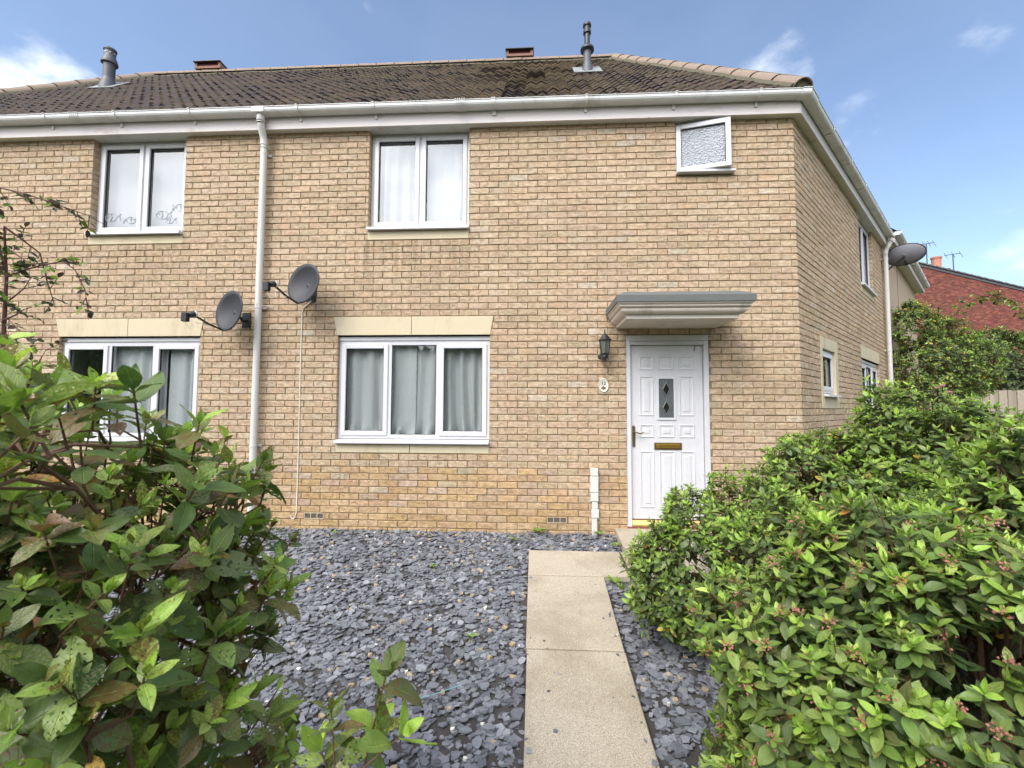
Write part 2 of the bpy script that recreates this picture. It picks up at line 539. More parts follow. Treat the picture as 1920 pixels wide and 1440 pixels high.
class MB:
    """collects polygons; xf maps local (u, d, z) to world"""

    def __init__(self, xf=None):
        self.v, self.f, self.c = [], [], []
        self.xf = xf or (lambda p: p)

    def add(self, vs, fs, col=None):
        n = len(self.v)
        self.v += [tuple(self.xf(p)) for p in vs]
        self.f += [tuple(i + n for i in f) for f in fs]
        if col is not None:
            self.c += [(*col, 1)] * len(vs)
        return self

    def box(self, a, b, col=None):
        (x0, y0, z0), (x1, y1, z1) = a, b
        return self.add([(x0, y0, z0), (x1, y0, z0), (x1, y1, z0), (x0, y1, z0), (x0, y0, z1), (x1, y0, z1), (x1, y1, z1), (x0, y1, z1)],
                        [(0, 3, 2, 1), (4, 5, 6, 7), (0, 1, 5, 4), (1, 2, 6, 5), (2, 3, 7, 6), (3, 0, 4, 7)], col)

    def prism(self, pts, off):
        # polygon pts swept by vector off
        n = len(pts)
        o = Vector(off)
        vs = [Vector(p) for p in pts] + [Vector(p) + o for p in pts]
        return self.add(vs, [tuple(range(n - 1, -1, -1)), tuple(range(n, 2 * n))] + [(i, (i + 1) % n, n + (i + 1) % n, n + i) for i in range(n)])

    def tube(self, path, rad, n=8, caps=True, col=None):
        path = [Vector(p) for p in path]
        rads = rad if isinstance(rad, (list, tuple)) else [rad] * len(path)
        vs, fs = [], []
        up = Vector((0, 0, 1))
        for i, p in enumerate(path):
            d = (path[min(i + 1, len(path) - 1)] - path[max(i - 1, 0)]).normalized()
            a = d.cross(up)
            if a.length < .05:
                a = d.cross(Vector((0, 1, 0)))
            a.normalize()
            b_ = d.cross(a)
            for k in range(n):
                t_ = 2 * math.pi * k / n
                vs.append(p + (a * math.cos(t_) + b_ * math.sin(t_)) * rads[i])
        for i in range(len(path) - 1):
            for k in range(n):
                fs.append((i * n + k, i * n + (k + 1) % n, (i + 1) * n + (k + 1) % n, (i + 1) * n + k))
        if caps:
            fs.append(tuple(range(n - 1, -1, -1)))
            fs.append(tuple((len(path) - 1) * n + k for k in range(n)))
        return self.add(vs, fs, col)

    def lathe(self, c, prof, n=16, axis=(0, 0, 1)):
        # prof: (radius, height) along axis
        q = Vector(axis).normalized().to_track_quat('Z', 'Y')
        c = Vector(c)
        vs, fs = [], []
        for r_, h_ in prof:
            for k in range(n):
                t_ = 2 * math.pi * k / n
                vs.append(c + q @ Vector((r_ * math.cos(t_), r_ * math.sin(t_), h_)))
        m = len(prof)
        for i in range(m - 1):
            for k in range(n):
                fs.append((i * n + k, i * n + (k + 1) % n, (i + 1) * n + (k + 1) % n, (i + 1) * n + k))
        fs.append(tuple(range(n - 1, -1, -1)))
        fs.append(tuple((m - 1) * n + k for k in range(n)))
        return self.add(vs, fs)

    def mesh(self, name, mat, smooth=False):
        me = bpy.data.meshes.new(name)
        me.from_pydata(self.v, [], self.f)
        me.materials.append(mat)
        if self.c and len(self.c) == len(self.v):
            a = me.color_attributes.new('Col', 'FLOAT_COLOR', 'POINT')
            a.data.foreach_set('color', np.array(self.c, dtype=np.float32).ravel())
        if smooth:
            me.polygons.foreach_set('use_smooth', [True] * len(me.polygons))
        return me

    def build(self, name, mat, parent=None, smooth=False, bevel=0., **kw):
        o = bpy.data.objects.new(name, self.mesh(name, mat, smooth))
        link(o, parent, **kw)
        if bevel:
            m = o.modifiers.new('bevel', 'BEVEL')
            m.width = bevel
            m.segments = 2
            m.limit_method = 'ANGLE'
            m.angle_limit = R(40)
        if smooth:
            try:
                o.data.set_sharp_from_angle(angle=R(42))
            except Exception:
                pass
        return o


S2 = .5 ** .5
XC = 7.37          # front wall's outer corner
XP = 1.262         # party line between the two houses


def front(p):
    return Vector((p[0], -p[1], p[2]))


def side(p):       # along the canted right-hand wing
    return Vector((XC + (p[0] + p[1]) * S2, (p[0] - p[1]) * S2, p[2]))


def mirror(p):
    return Vector((2 * XP - p[0], p[1], p[2]))


def mside(p):
    return mirror(side(p))


# ------------------------------------------------------------------ screen size of a point, used only to pick the 300 largest pieces
def on_screen(p, margin=0.):
    d = Vector(p) - CAM
    z = d.dot(c_f)
    if z < .05:
        return None
    x, y = 960 + 809 * d.dot(c_r) / z, 720 - 809 * d.dot(c_u) / z
    if -margin < x < 1920 + margin and -margin < y < 1440 + margin:
        return x, y, z
    return None


# ------------------------------------------------------------------ brickwork
BUFF = [lin(*c) for c in ((206, 176, 140), (208, 178, 144), (202, 170, 134), (206, 176, 148), (208, 178, 152), (204, 172, 142), (198, 174, 136),
                          (208, 186, 150), (198, 168, 132), (206, 172, 140), (212, 190, 160), (194, 172, 136), (206, 182, 154), (194, 176, 142))]
PALE = [lin(*c) for c in ((222, 208, 190), (214, 198, 176), (196, 190, 172))]
LOWER = [lin(*c) for c in ((206, 170, 116), (208, 172, 122), (202, 164, 110), (208, 174, 130), (204, 166, 122))]
BH, BL, PITCH, COURSE = .065, .215, .225, .075


def brick_colour(n, r_):
    k = .93
    if r_.random() < max(0, min(1, (11 - n) / 9)):
        c = r_.choice(LOWER)
    else:
        c = r_.choice(PALE) if n > 10 and r_.random() < .035 else r_.choice(BUFF)
    j = r_.uniform(.92, 1.07) * k
    m = lin(208, 178, 143) if n > 8 else c
    q = [(x * .5 + y * .5) * j for x, y in zip(c, m)]
    g_ = sum(q) / 3
    return tuple(x * .80 + g_ * .20 for x in q)


def brick_verts(u0, u1, z0, z1, r_, depth=.10):
    j = lambda a=.0026: r_.uniform(-a, a)
    d = r_.uniform(-.002, .0025)
    o = [(u0 + j(), z0 + j()), (u1 + j(), z0 + j()), (u1 + j(), z1 + j()), (u0 + j(), z1 + j())]
    ins = .0035
    i_ = [(o[0][0] + ins, o[0][1] + ins), (o[1][0] - ins, o[1][1] + ins), (o[2][0] - ins, o[2][1] - ins), (o[3][0] + ins, o[3][1] - ins)]
    vs = [(a, -depth, b) for a, b in o] + [(a, d - .0035, b) for a, b in o] + [(a, d + j(.001), b) for a, b in i_]
    fs = []
    for k in range(4):
        n_ = (k + 1) % 4
        fs += [(k, n_, 4 + n_, 4 + k), (4 + k, 4 + n_, 8 + n_, 8 + k)]
    fs.append((8, 9, 10, 11))
    return vs, fs


def wall_bricks(u0, u1, z0, z1, openings, phase=0., seed=1):
    """list of (row, u0, u1) left after the openings; an opening is (u0, u1, z0, z1) or a function z -> (u0, u1)"""
    out = []
    n0, n1 = round(z0 / COURSE), round(z1 / COURSE)
    for n in range(n0, n1):
        zb, zt = n * COURSE, n * COURSE + BH
        off = phase + (n % 2) * PITCH / 2
        k = math.floor((u0 - off) / PITCH) - 1
        while off + k * PITCH < u1:
            a, b = off + k * PITCH + .005, off + (k + 1) * PITCH - .005
            k += 1
            a, b = max(a, u0), min(b, u1)
            if b - a < .02:
                continue
            segs = [(a, b)]
            for o in openings:
                if zb >= o[3] - .012 or zt <= o[2] + .012:
                    continue
                ns = []
                for p, q in segs:
                    if q <= o[0] or p >= o[1]:
                        ns.append((p, q))
                        continue
                    if o[0] - p > .02:
                        ns.append((p, o[0]))
                    if q - o[1] > .02:
                        ns.append((o[1], q))
                segs = ns
            out += [(n, p, q) for p, q in segs]
    return out


def wall_plane(mb, u0, u1, z0, z1, openings, d=-.007, reveal=-.13):
    us = sorted({u0, u1, *[x for o in openings for x in (o[0] - .003, o[1] + .003) if u0 < x < u1]})
    zs = sorted({z0, z1, *[x for o in openings for x in (o[2] - .003, o[3] + .003) if z0 < x < z1]})
    inside = lambda u, z: any(o[0] - .003 < u < o[1] + .003 and o[2] - .003 < z < o[3] + .003 for o in openings)
    for i in range(len(us) - 1):
        for k in range(len(zs) - 1):
            a, b, e, f = us[i], us[i + 1], zs[k], zs[k + 1]
            if not inside((a + b) / 2, (e + f) / 2):
                mb.add([(a, d, e), (b, d, e), (b, d, f), (a, d, f)], [(0, 1, 2, 3)])
    for o in openings:
        a, b, e, f = o[0] - .003, o[1] + .003, o[2] - .003, o[3] + .003
        mb.add([(a, d, e), (a, reveal, e), (a, reveal, f), (a, d, f)], [(0, 1, 2, 3)])
        mb.add([(b, d, e), (b, reveal, e), (b, reveal, f), (b, d, f)], [(3, 2, 1, 0)])
        mb.add([(a, d, e), (b, d, e), (b, reveal, e), (a, reveal, e)], [(0, 1, 2, 3)])
        mb.add([(a, d, f), (b, d, f), (b, reveal, f), (a, reveal, f)], [(3, 2, 1, 0)])


def lay_bricks(sets, n_obj, mat, seed, hidden=lambda x, y: False):
    """sets: list of (xf, bricks, parent). the n_obj that show largest become objects, the rest one mesh per set"""
    r_ = random.Random(seed)
    scored = []
    for si, (xf, bricks, par) in enumerate(sets):
        for bi, (n, a, b) in enumerate(bricks):
            c = xf(((a + b) / 2, 0, n * COURSE + BH / 2))
            s = on_screen(c)
            if s and not hidden(s[0], s[1]) and b - a > .2:
                scored.append((-(b - a) / s[2], si, bi))
    scored.sort()
    chosen = {(si, bi) for _, si, bi in scored[:n_obj]}
    # alike pieces share mesh data: 14 buff and 8 lower brick meshes per facing
    for si, (xf, bricks, par) in enumerate(sets):
        stock = {}
        for key, n_, rows in (('low', 8, 0), ('mid', 8, 6), ('up', 16, 30)):
            stock[key] = []
            for i in range(n_):
                vs, fs = brick_verts(-BL / 2, BL / 2, -BH / 2, BH / 2, r_)
                mb = MB(lambda p, xf=xf: xf(p) - xf((0, 0, 0)))
                mb.add(vs, fs, brick_colour(rows, r_))
                stock[key].append(mb.mesh('brick', mat))
        rest = MB(xf)
        for bi, (n, a, b) in enumerate(bricks):
            if (si, bi) in chosen:
                me = r_.choice(stock['low' if n < 4 else 'mid' if n < 9 else 'up'])
                o = bpy.data.objects.new('brick', me)
                o.location = xf(((a + b) / 2, r_.uniform(-.001, .001), n * COURSE + BH / 2))
                link(o, par)
            else:
                vs, fs = brick_verts(a, b, n * COURSE, n * COURSE + BH, r_)
                rest.add(vs, fs, brick_colour(n, r_))
        rest.build('brickwork', mat, par, kind='stuff')


# ------------------------------------------------------------------ ground
GZ = lambda y: .1 * max(-9., min(0., y)) - .075


mb = MB()
ys = [-400, -60, -20, -9, -7, -5, -3, -1.5, 0, 8, 30, 400]
xs = [-400, -60, -10, 0, 10, 30, 60, 400]
mb.add([(x, y, GZ(y)) for y in ys for x in xs], [(j * 8 + i, j * 8 + i + 1, (j + 1) * 8 + i + 1, (j + 1) * 8 + i) for j in range(len(ys) - 1) for i in range(7)])
mb.build('ground', M['ground'], kind='structure')

mb = MB()
for (x0, x1, y0, y1) in ((.32, 7.4, -6.5, .02),):
    n = 8
    yy = [y0 + (y1 - y0) * i / n for i in range(n + 1)]
    mb.add([(x, y, GZ(y) + .03) for y in yy for x in (x0, x1)], [(2 * i, 2 * i + 1, 2 * i + 3, 2 * i + 2) for i in range(n)])
bed = mb.build('slate_bed', M['soil'], kind='structure', label='bed of loose blue grey slate chippings before the house')

path_e = bpy.data.objects.new('path', None)
link(path_e, kind='structure', label='path of buff concrete slabs leading to the door')


def slab(x0, x1, y0, y1, top=0., th=.05, taper=0., jt=.010):
    mb = MB()
    z = lambda y: .1 * y + top
    b_ = .006
    q = [(x0 + jt, y0 + jt), (x1 - jt - taper, y0 + jt), (x1 - jt, y1 - jt), (x0 + jt, y1 - jt)]
    i_ = [(x0 + jt + b_, y0 + jt + b_), (x1 - jt - b_ - taper, y0 + jt + b_), (x1 - jt - b_, y1 - jt - b_), (x0 + jt + b_, y1 - jt - b_)]
    vs = [(x, y, z(y) - th) for x, y in q] + [(x, y, z(y) - b_) for x, y in q] + [(x, y, z(y)) for x, y in i_]
    fs = []
    for k in range(4):
        n_ = (k + 1) % 4
        fs += [(k, n_, 4 + n_, 4 + k), (4 + k, 4 + n_, 8 + n_, 8 + k)]
    fs.append((8, 9, 10, 11))
    mb.add(vs, fs)
    return mb.build('slab', M['slab'], path_e)


slab(4.403, 5.30, -1.02, -.51)
slab(5.30, 6.05, -1.02, -.51, top=-.002)
slab(4.403, 5.075, -1.99, -1.02, taper=.022)
slab(4.410, 5.055, -2.96, -1.99, top=.002, taper=.008)
slab(4.422, 5.05, -3.93, -2.96, top=-.001)
slab(4.422, 5.05, -4.90, -3.93, top=.001)
slab(5.335, 6.50, -.51, .03, top=.032, th=.09)

# ------------------------------------------------------------------ slate chippings
SLATE = [lin(*c) for c in ((124, 125, 131), (110, 111, 117), (132, 133, 139), (98, 99, 106), (138, 139, 144), (116, 119, 125), (129, 127, 131), (104, 106, 112))]


def chip(r_, size, th, col):
    n = r_.choice((5, 5, 6, 6, 7))
    a0 = r_.uniform(0, 6.28)
    el = r_.uniform(.5, .95)
    ring = []
    for k in range(n):
        a = a0 + 2 * math.pi * (k + r_.uniform(-.28, .28)) / n
        rr = size * .5 * r_.uniform(.78, 1.12)
        ring.append((rr * math.cos(a), rr * el * math.sin(a)))
    vs = [(x * 1.04, y * 1.04, 0) for x, y in ring] + [(x, y, th * r_.uniform(.75, 1.1)) for x, y in ring]
    fs = [(i, (i + 1) % n, n + (i + 1) % n, n + i) for i in range(n)] + [tuple(range(n, 2 * n))]
    mb = MB()
    mb.add(vs, fs, col)
    return mb


rc = random.Random(5)
variants = []
for i in range(64):
    k = rc.random()
    if False:
        pass
    elif k < .045:
        c, sz, th = rc.choice((lin(150, 134, 110), lin(166, 148, 120), lin(128, 112, 98))), .036, .014
    else:
        c, sz, th = rc.choice(SLATE), rc.choice((.022, .03, .036, .042, .05, .06, .074)), rc.uniform(.004, .009)
        j = rc.uniform(.7, 1.12)
        c = tuple(x * j for x in c)
    variants.append(chip(rc, sz, th, c))
variants.append(chip(rc, .024, .016, lin(216, 210, 200)))
chips = []
tries = 0


def on_path(x, y, m=0.):
    return (4.40 - m < x < 5.06 + m and -5 < y < -.5) or (4.40 - m < x < 6.05 and -1.03 - m < y < -.5 + m) or (5.33 - m < x < 6.5 and -.55 < y < .1)


bare = [(3.995, -2.58, .05, .09)]
while len(chips) < 36000 and tries < 220000:
    tries += 1
    y = -4.7 + 4.7 * rc.random() ** .9
    x = rc.uniform(.4, 6.2)
    if on_path(x, y, -.02 if rc.random() < .12 else .012):
        continue
    if any(((x - a) / rx) ** 2 + ((y - b_) / ry) ** 2 < 1 for a, b_, rx, ry in bare) and rc.random() < .6:
        continue
    chips.append((x, y))
scored = []
for i, (x, y) in enumerate(chips):
    s = on_screen((x, y, GZ(y)))
    if s and s[1] < 1436 and 545 < s[0] < 1375 and not (s[0] < 860 and s[1] > 1235) and not (s[0] > 1240 and s[1] < 1180):
        scored.append((-1 / s[2], i))
scored.sort()
pick = {i for _, i in scored[:340]}
vmesh = [v.mesh('slate_chip', M['slate']) for v in variants]
rest_v, rest_f, rest_c, nv = [], [], [], 0
nch = 0
for i, (x, y) in enumerate(chips):
    k = rc.randrange(len(variants) - 1) if rc.random() > .006 else len(variants) - 1
    layer = rc.uniform(0, .020) if i > 5000 else rc.uniform(-.004, .008)
    e = Matrix.Translation((x, y, GZ(y) + .026 + layer)) @ Matrix.Rotation(rc.uniform(0, 6.28), 4, 'Z') @ Matrix.Rotation(abs(rc.gauss(0, .16)), 4, 'X') @ Matrix.Rotation(rc.gauss(0, .16), 4, 'Y') @ Matrix.Scale(rc.uniform(.85, 1.25), 4)
    if i in pick and nch < 262 and layer > .002:
        o = bpy.data.objects.new('slate_chip', vmesh[k])
        o.matrix_basis = e
        link(o, bed)
        nch += 1
        continue
    v = variants[k]
    em = np.array(e)
    a = np.array([tuple(p) for p in v.v]) @ em[:3, :3].T + em[:3, 3]
    rest_v.append(a)
    rest_f += [tuple(j + nv for j in f) for f in v.f]
    rest_c.append(np.array(v.c))
    nv += len(a)
me = bpy.data.meshes.new('slate_chippings')
me.from_pydata(np.concatenate(rest_v).tolist(), [], rest_f)
ca_ = me.color_attributes.new('Col', 'FLOAT_COLOR', 'POINT')
ca_.data.foreach_set('color', np.concatenate(rest_c).astype(np.float32).ravel())
me.materials.append(M['slate'])
link(bpy.data.objects.new('slate_chippings', me), bed, kind='stuff')
for i in range(34):      # chips kicked onto the paving
    y = rc.uniform(-3.2, -1.05)
    x = rc.choice((4.42 + abs(rc.gauss(0, .03)), 5.03 - abs(rc.gauss(0, .03)), rc.uniform(4.45, 5.0)))
    o = bpy.data.objects.new('slate_chip', rc.choice(vmesh))
    o.matrix_basis = Matrix.Translation((x, y, .1 * y + .003)) @ Matrix.Rotation(rc.uniform(0, 6.28), 4, 'Z') @ Matrix.Rotation(-.1, 4, 'X') @ Matrix.Scale(rc.uniform(.35, .75), 4)
    link(o, bed)
mb = MB()
mb.tube([(3.83, -2.44, .1 * -2.44), (3.93, -2.40, .1 * -2.4 + .004), (4.05, -2.33, .1 * -2.33 + .002)], .0022, 5)
mb.build('twine', simple('blue_twine', lin(120, 178, 186), .7), label='short strand of pale blue twine on the slate', cat='twine')

# ------------------------------------------------------------------ the two houses
Z_SOF, Z_EAVE, Y_EAVE = 4.625, 4.815, -.15
RIDGE_Y, APEX_X = 3.45, 6.05
PITCH_A = R(43.6)
PC, PS = math.cos(PITCH_A), math.sin(PITCH_A)
RIDGE_Z = Z_EAVE + (RIDGE_Y - Y_EAVE) * PS / PC
house = thing('terraced_house', (XC, 0, 0), 'buff brick house with white front door, canopy and canted wall, number twelve', 'house', 'houses of the buff brick terrace')
neigh = thing('terraced_house', (2 * XP - XC, 0, 0), 'buff brick house with fish stickers in its upper window, beyond the white downpipe', 'house', 'houses of the buff brick terrace')


def lintel_rows(a, b):
    return [(a - .005, b + .005, 2.17, 2.24), (a - .03, b + .03, 2.24, 2.315), (a - .05, b + .05, 2.315, 2.39)]


W1, W0 = (2.51, 3.70), (-.95, .24)
W3, W4 = (2.185, 3.955), (-1.245, .515)
WS = (6.07, 6.68)
DR = (5.485, 6.395)
op_front = [(*W1, 3.425, 4.66), (*WS, 4.0, 4.66), (*W3, .93, 2.175), (*DR, -.1, 2.165)]
br_front = [(*W1, 3.30, 4.66), (*WS, 4.0, 4.66), (*W3, .825, 2.175), (*DR, -.2, 2.175), *lintel_rows(*W3)]
op_left = [(*W0, 3.425, 4.66), (*W4, .93, 2.175)]
br_left = [(*W0, 3.30, 4.66), (*W4, .825, 2.175), *lintel_rows(*W4)]
SW, SL, SU = (.93, 1.58), (3.36, 4.98), (3.55, 4.72)
op_side = [(*SW, 1.51, 2.10), (*SL, .93, 2.175), (*SU, 3.425, 4.66)]
br_side = [(.84, 1.72, 1.35, 2.25), (*SL, .825, 2.175), *lintel_rows(*SL), (*SU, 3.30, 4.66)]
VENTS = [(1.845, 2.07, .075, .142), (4.605, 4.82, .075, .142)]
br_front += [(a - .004, b_ + .004, e, f) for a, b_, e, f in VENTS]


def wall(name, xf, par, u0, u1, ops):
    mb = MB(xf)
    wall_plane(mb, u0, u1, -.6, 4.70, ops)
    return mb.build(name, M['mortar'], par)


wf = wall('front_wall', front, house, XP, XC, op_front)
wside = wall('side_wall', side, house, 0, 5.9, op_side)
wl_ = wall('front_wall', front, neigh, 2 * XP - XC, XP, op_left)
wls = wall('side_wall', mside, neigh, 0, 5.9, [])
shade = lambda x, y: (x < 560 and y > 640) or (x > 1200 and y > 880) or (x > 1640 and y > 540)
lay_bricks([(front, wall_bricks(XP, XC, -.15, 4.65, br_front), wf), (side, wall_bricks(0, 5.9, -.15, 4.65, br_side, .06), wside)], 300, M['brick'], 3, shade)
lay_bricks([(front, wall_bricks(2 * XP - XC, XP, -.15, 4.65, br_left), wl_)], 300, M['brick'], 4, lambda x, y: (x < 560 and y > 640) or (x < 200 and y < 700))
# back and inner walls close the houses against the light
for h_, mf in ((house, lambda p: Vector(p)), (neigh, mirror)):
    mb = MB(mf)
    mb.add([(XP, 7.0, -.3), (XC - 2.9, 7.0, -.3), (XC - 2.9, 7.0, 4.9), (XP, 7.0, 4.9)], [(0, 1, 2, 3)])
    e0, e1 = side((5.9, 0, 0)), side((5.9, -7, 0))
    mb.add([(e0.x, e0.y, -.3), (e1.x, e1.y, -.3), (e1.x, e1.y, 4.9), (e0.x, e0.y, 4.9)], [(0, 1, 2, 3)])
    mb.build('rear_wall', M['mortar'], h_)


# ---- windows
def bars(mb, u0, u1, z0, z1, w, d0, d1, wb=None):
    wb = wb or w
    mb.box((u0, d0, z0), (u0 + w, d1, z1))
    mb.box((u1 - w, d0, z0), (u1, d1, z1))
    mb.box((u0 + w, d0, z0), (u1 - w, d1, z0 + wb))
    mb.box((u0 + w, d0, z1 - w), (u1 - w, d1, z1))


def window(par, xf, u0, u1, z0, z1, lights, face=-.07, head=.0, cill=True, room=M['interior_dark'], glass=M['glass'], tint=None):
    """lights: list of (fraction, opening?)"""
    win = node('window', par, xf(((u0 + u1) / 2, face, z0)))
    f = MB(xf)
    zt = z1 - head
    bars(f, u0, u1, z0, zt, .048, face - .06, face)
    if head:
        f.box((u0, face - .06, zt + .004), (u1, face + .012, z1))
    tot = sum(a for a, _ in lights)
    inner = (u1 - u0) - .048 * 2
    x = u0 + .048
    cells = []
    for i, (a, op) in enumerate(lights):
        wdt = inner * a / tot
        cells.append((x, x + wdt, op))
        x += wdt
        if i < len(lights) - 1:
            f.box((x - .026, face - .06, z0 + .048), (x + .026, face - .001, zt - .048))
    f.build('frame', M['upvc'], win, bevel=.004)
    for i, (a, b_, op) in enumerate(cells):
        a2 = a + (.026 if i else 0)
        b2 = b_ - (.026 if i < len(cells) - 1 else 0)
        za, zb = z0 + .048, zt - .048
        if op:
            s = MB(xf)
            bars(s, a2 - .012, b2 + .012, za - .012, zb + .012, .052, face - .04, face + .016)
            s.build('sash', M['upvc'], win, bevel=.006)
            a2, b2, za, zb = a2 + .04, b2 - .04, za + .04, zb - .04
        g_ = MB(xf)
        bars(g_, a2 - .001, b2 + .001, za - .001, zb + .001, .007, face - .02, face - .002)
        g_.build('gasket', M['rubber'], win)
        p = MB(xf)
        p.add([(a2, face - .018, za), (b2, face - .018, za), (b2, face - .018, zb), (a2, face - .018, zb)], [(0, 1, 2, 3)])
        p.build('pane', glass, win)
    if cill:
        c_ = MB(xf)
        c_.add([(u0 - .0, face - .02, z0 - .004), (u1 + .0, face - .02, z0 - .004), (u1 + .0, .055, z0 - .02), (u0 - .0, .055, z0 - .02),
                (u0 - .0, face - .02, z0 - .034), (u1 + .0, face - .02, z0 - .034), (u1 + .0, .055, z0 - .05), (u0 - .0, .055, z0 - .05)],
               [(0, 3, 2, 1), (4, 5, 6, 7), (3, 7, 6, 2), (0, 4, 7, 3), (1, 2, 6, 5), (0, 1, 5, 4)])
        c_.build('cill', M['upvc'], win, bevel=.003)
    if room is not None:
        r_ = MB(xf)
        D = -1.6
        q = .02
        r_.add([(u0 - q, face - .07, z0 - q), (u1 + q, face - .07, z0 - q), (u1 + q, face - .07, z1 + q), (u0 - q, face - .07, z1 + q),
                (u0 - .6, D, z0 - .6), (u1 + .6, D, z0 - .6), (u1 + .6, D, z1 + .2), (u0 - .6, D, z1 + .2)],
               [(4, 5, 6, 7), (0, 1, 5, 4), (1, 2, 6, 5), (2, 3, 7, 6), (3, 0, 4, 7)])
        r_.build('interior', room, win)
    return win


def stones(par, xf, u0, u1, z0=.83, z1=.925, mid=True, lintel=True, sill=True):
    m = (u0 + u1) / 2 - .02
    if sill:
        for a, b_ in (((u0 + .004, m - .004), (m + .004, u1 - .002)) if mid else ((u0, u1),)):
            s = MB(xf)
            s.box((a, -.1, z0), (b_, .004, z1))
            s.build('stone_sill', M['stone'], par, bevel=.003)
    if lintel:
        for a0, a1, b0, b1 in ((u0 - .005, u0 - .058, m - .003, m - .003), (m + .003, m + .003, u1 + .002, u1 + .042)):
            s = MB(xf)
            s.prism([(a0, .004, 2.178), (b0, .004, 2.178), (b1, .004, 2.392), (a1, .004, 2.392)], Vector((0, -.104, 0)))
            s.build('lintel_stone', M['stone'], par, bevel=.003)


window(house, front, *W1, 3.455, 4.622, [(1, True), (1, True)], face=-.085, room=M['interior'])
stones(house, front, *W1, 3.302, 3.405, mid=False, lintel=False)
window(house, front, *W3, .985, 2.165, [(.98, True), (1.02, False), (.98, True)], face=-.05, head=.05)
stones(house, front, *W3)
window(neigh, front, *W0, 3.455, 4.622, [(1, True), (1, True)], face=-.085, room=M['interior'])
stones(neigh, front, *W0, 3.302, 3.405, mid=False, lintel=False)
window(neigh, front, *W4, .985, 2.165, [(.98, True), (1.02, False), (.98, True)], face=-.05, head=.05, room=M['interior'])
stones(neigh, front, *W4)
window(house, side, *SU, 3.455, 4.622, [(1, True), (1, True)], face=-.06, room=M['interior'])
stones(house, side, *SU, 3.302, 3.405, mid=False, lintel=False)
window(house, side, *SL, .985, 2.165, [(1, True), (1, False), (1, True)], face=-.045, head=.05)
stones(house, side, *SL)
window(house, side, *SW, 1.545, 2.095, [(1, True)], face=-.035)
for a, b_, e, f in ((.842, .932, 1.352, 2.248), (1.578, 1.718, 1.352, 2.248), (.936, 1.574, 2.10, 2.248), (.936, 1.574, 1.352, 1.505)):
    s = MB(side)
    s.box((a, -.12, e), (b_, .004, f))
    s.build('surround_stone', M['stone'], house, bevel=.003)

# the small upper window: fixed outer frame, top-right casement standing ajar on its left hinge
win = node('window', house, front((6.37, -.06, 4.0)))
f = MB(front)
bars(f, WS[0], WS[1], 4.03, 4.60, .04, -.11, -.05)
f.box((WS[0], -.11, 4.604), (WS[1], -.04, 4.625))
f.build('frame', M['upvc'], win, bevel=.004)
c_ = MB(front)
c_.box((WS[0] - .0, -.06, 3.998), (WS[1] + .03, .06, 4.026))
c_.build('cill', M['upvc'], win, bevel=.004)
an = R(13)


def ajar(p):   # p = (u from hinge, d, z)
    return front((WS[0] + .012 + p[0] * math.cos(an) - p[1] * math.sin(an), -.03 + p[0] * math.sin(an) + p[1] * math.cos(an), p[2]))


s = MB(ajar)
bars(s, 0, .575, 4.035, 4.59, .055, -.05, .012)
s.build('sash', M['upvc'], win, bevel=.006)
g_ = MB(ajar)
bars(g_, .054, .521, 4.089, 4.536, .006, -.025, .002)
g_.build('gasket', M['rubber'], win)
p = MB(ajar)
p.box((.055, -.022, 4.09), (.52, -.014, 4.535))
p.build('pane', M['frosted'], win)
r_ = MB(front)
r_.add([(6.05, -.12, 3.98), (6.7, -.12, 3.98), (6.7, -.12, 4.65), (6.05, -.12, 4.65), (5.6, -1.4, 3.4), (7.0, -1.4, 3.4), (7.0, -1.4, 4.9), (5.6, -1.4, 4.9)],
       [(4, 5, 6, 7), (0, 1, 5, 4), (1, 2, 6, 5), (2, 3, 7, 6), (3, 0, 4, 7)])
r_.build('interior', M['interior_dark'], win)


# ---- curtains, each a hanging sheet with its own folds
def curtain(name, xf, u0, u1, z0, z1, d, mat, label, folds=7, amp=.035, seed=1, spread=0., pool=0., cat='curtain', group=None, n=90, rows=14):
    q = random.Random(seed)
    ph = [q.uniform(0, 6.28) for _ in range(4)]
    vs, fs = [], []
    for j in range(rows + 1):
        t_ = j / rows
        z = z1 + (z0 - z1) * t_
        for i in range(n + 1):
            s = i / n
            u = u0 + (u1 - u0) * s + spread * t_ * t_ * math.sin(s * 3.1 * 2 + ph[0]) + .012 * t_ * math.sin(s * 21 + ph[1])
            f_ = math.sin(s * folds * 6.283 + ph[2] + .8 * math.sin(s * 9 + ph[3]) + .5 * t_) * (.55 + .45 * math.sin(s * 5.3 + ph[1]))
            dd = d - amp * f_ * (.6 + .4 * t_) + pool * max(0, t_ - .86) * math.sin(s * 33 + ph[0] + t_ * 20) * 1.2
            vs.append((u, dd, z))
    for j in range(rows):
        for i in range(n):
            a = j * (n + 1) + i
            fs.append((a, a + 1, a + n + 2, a + n + 1))
    mb = MB(xf)
    mb.add(vs, fs)
    return mb.build(name, mat, None, smooth=True, label=label, cat=cat, group=group)


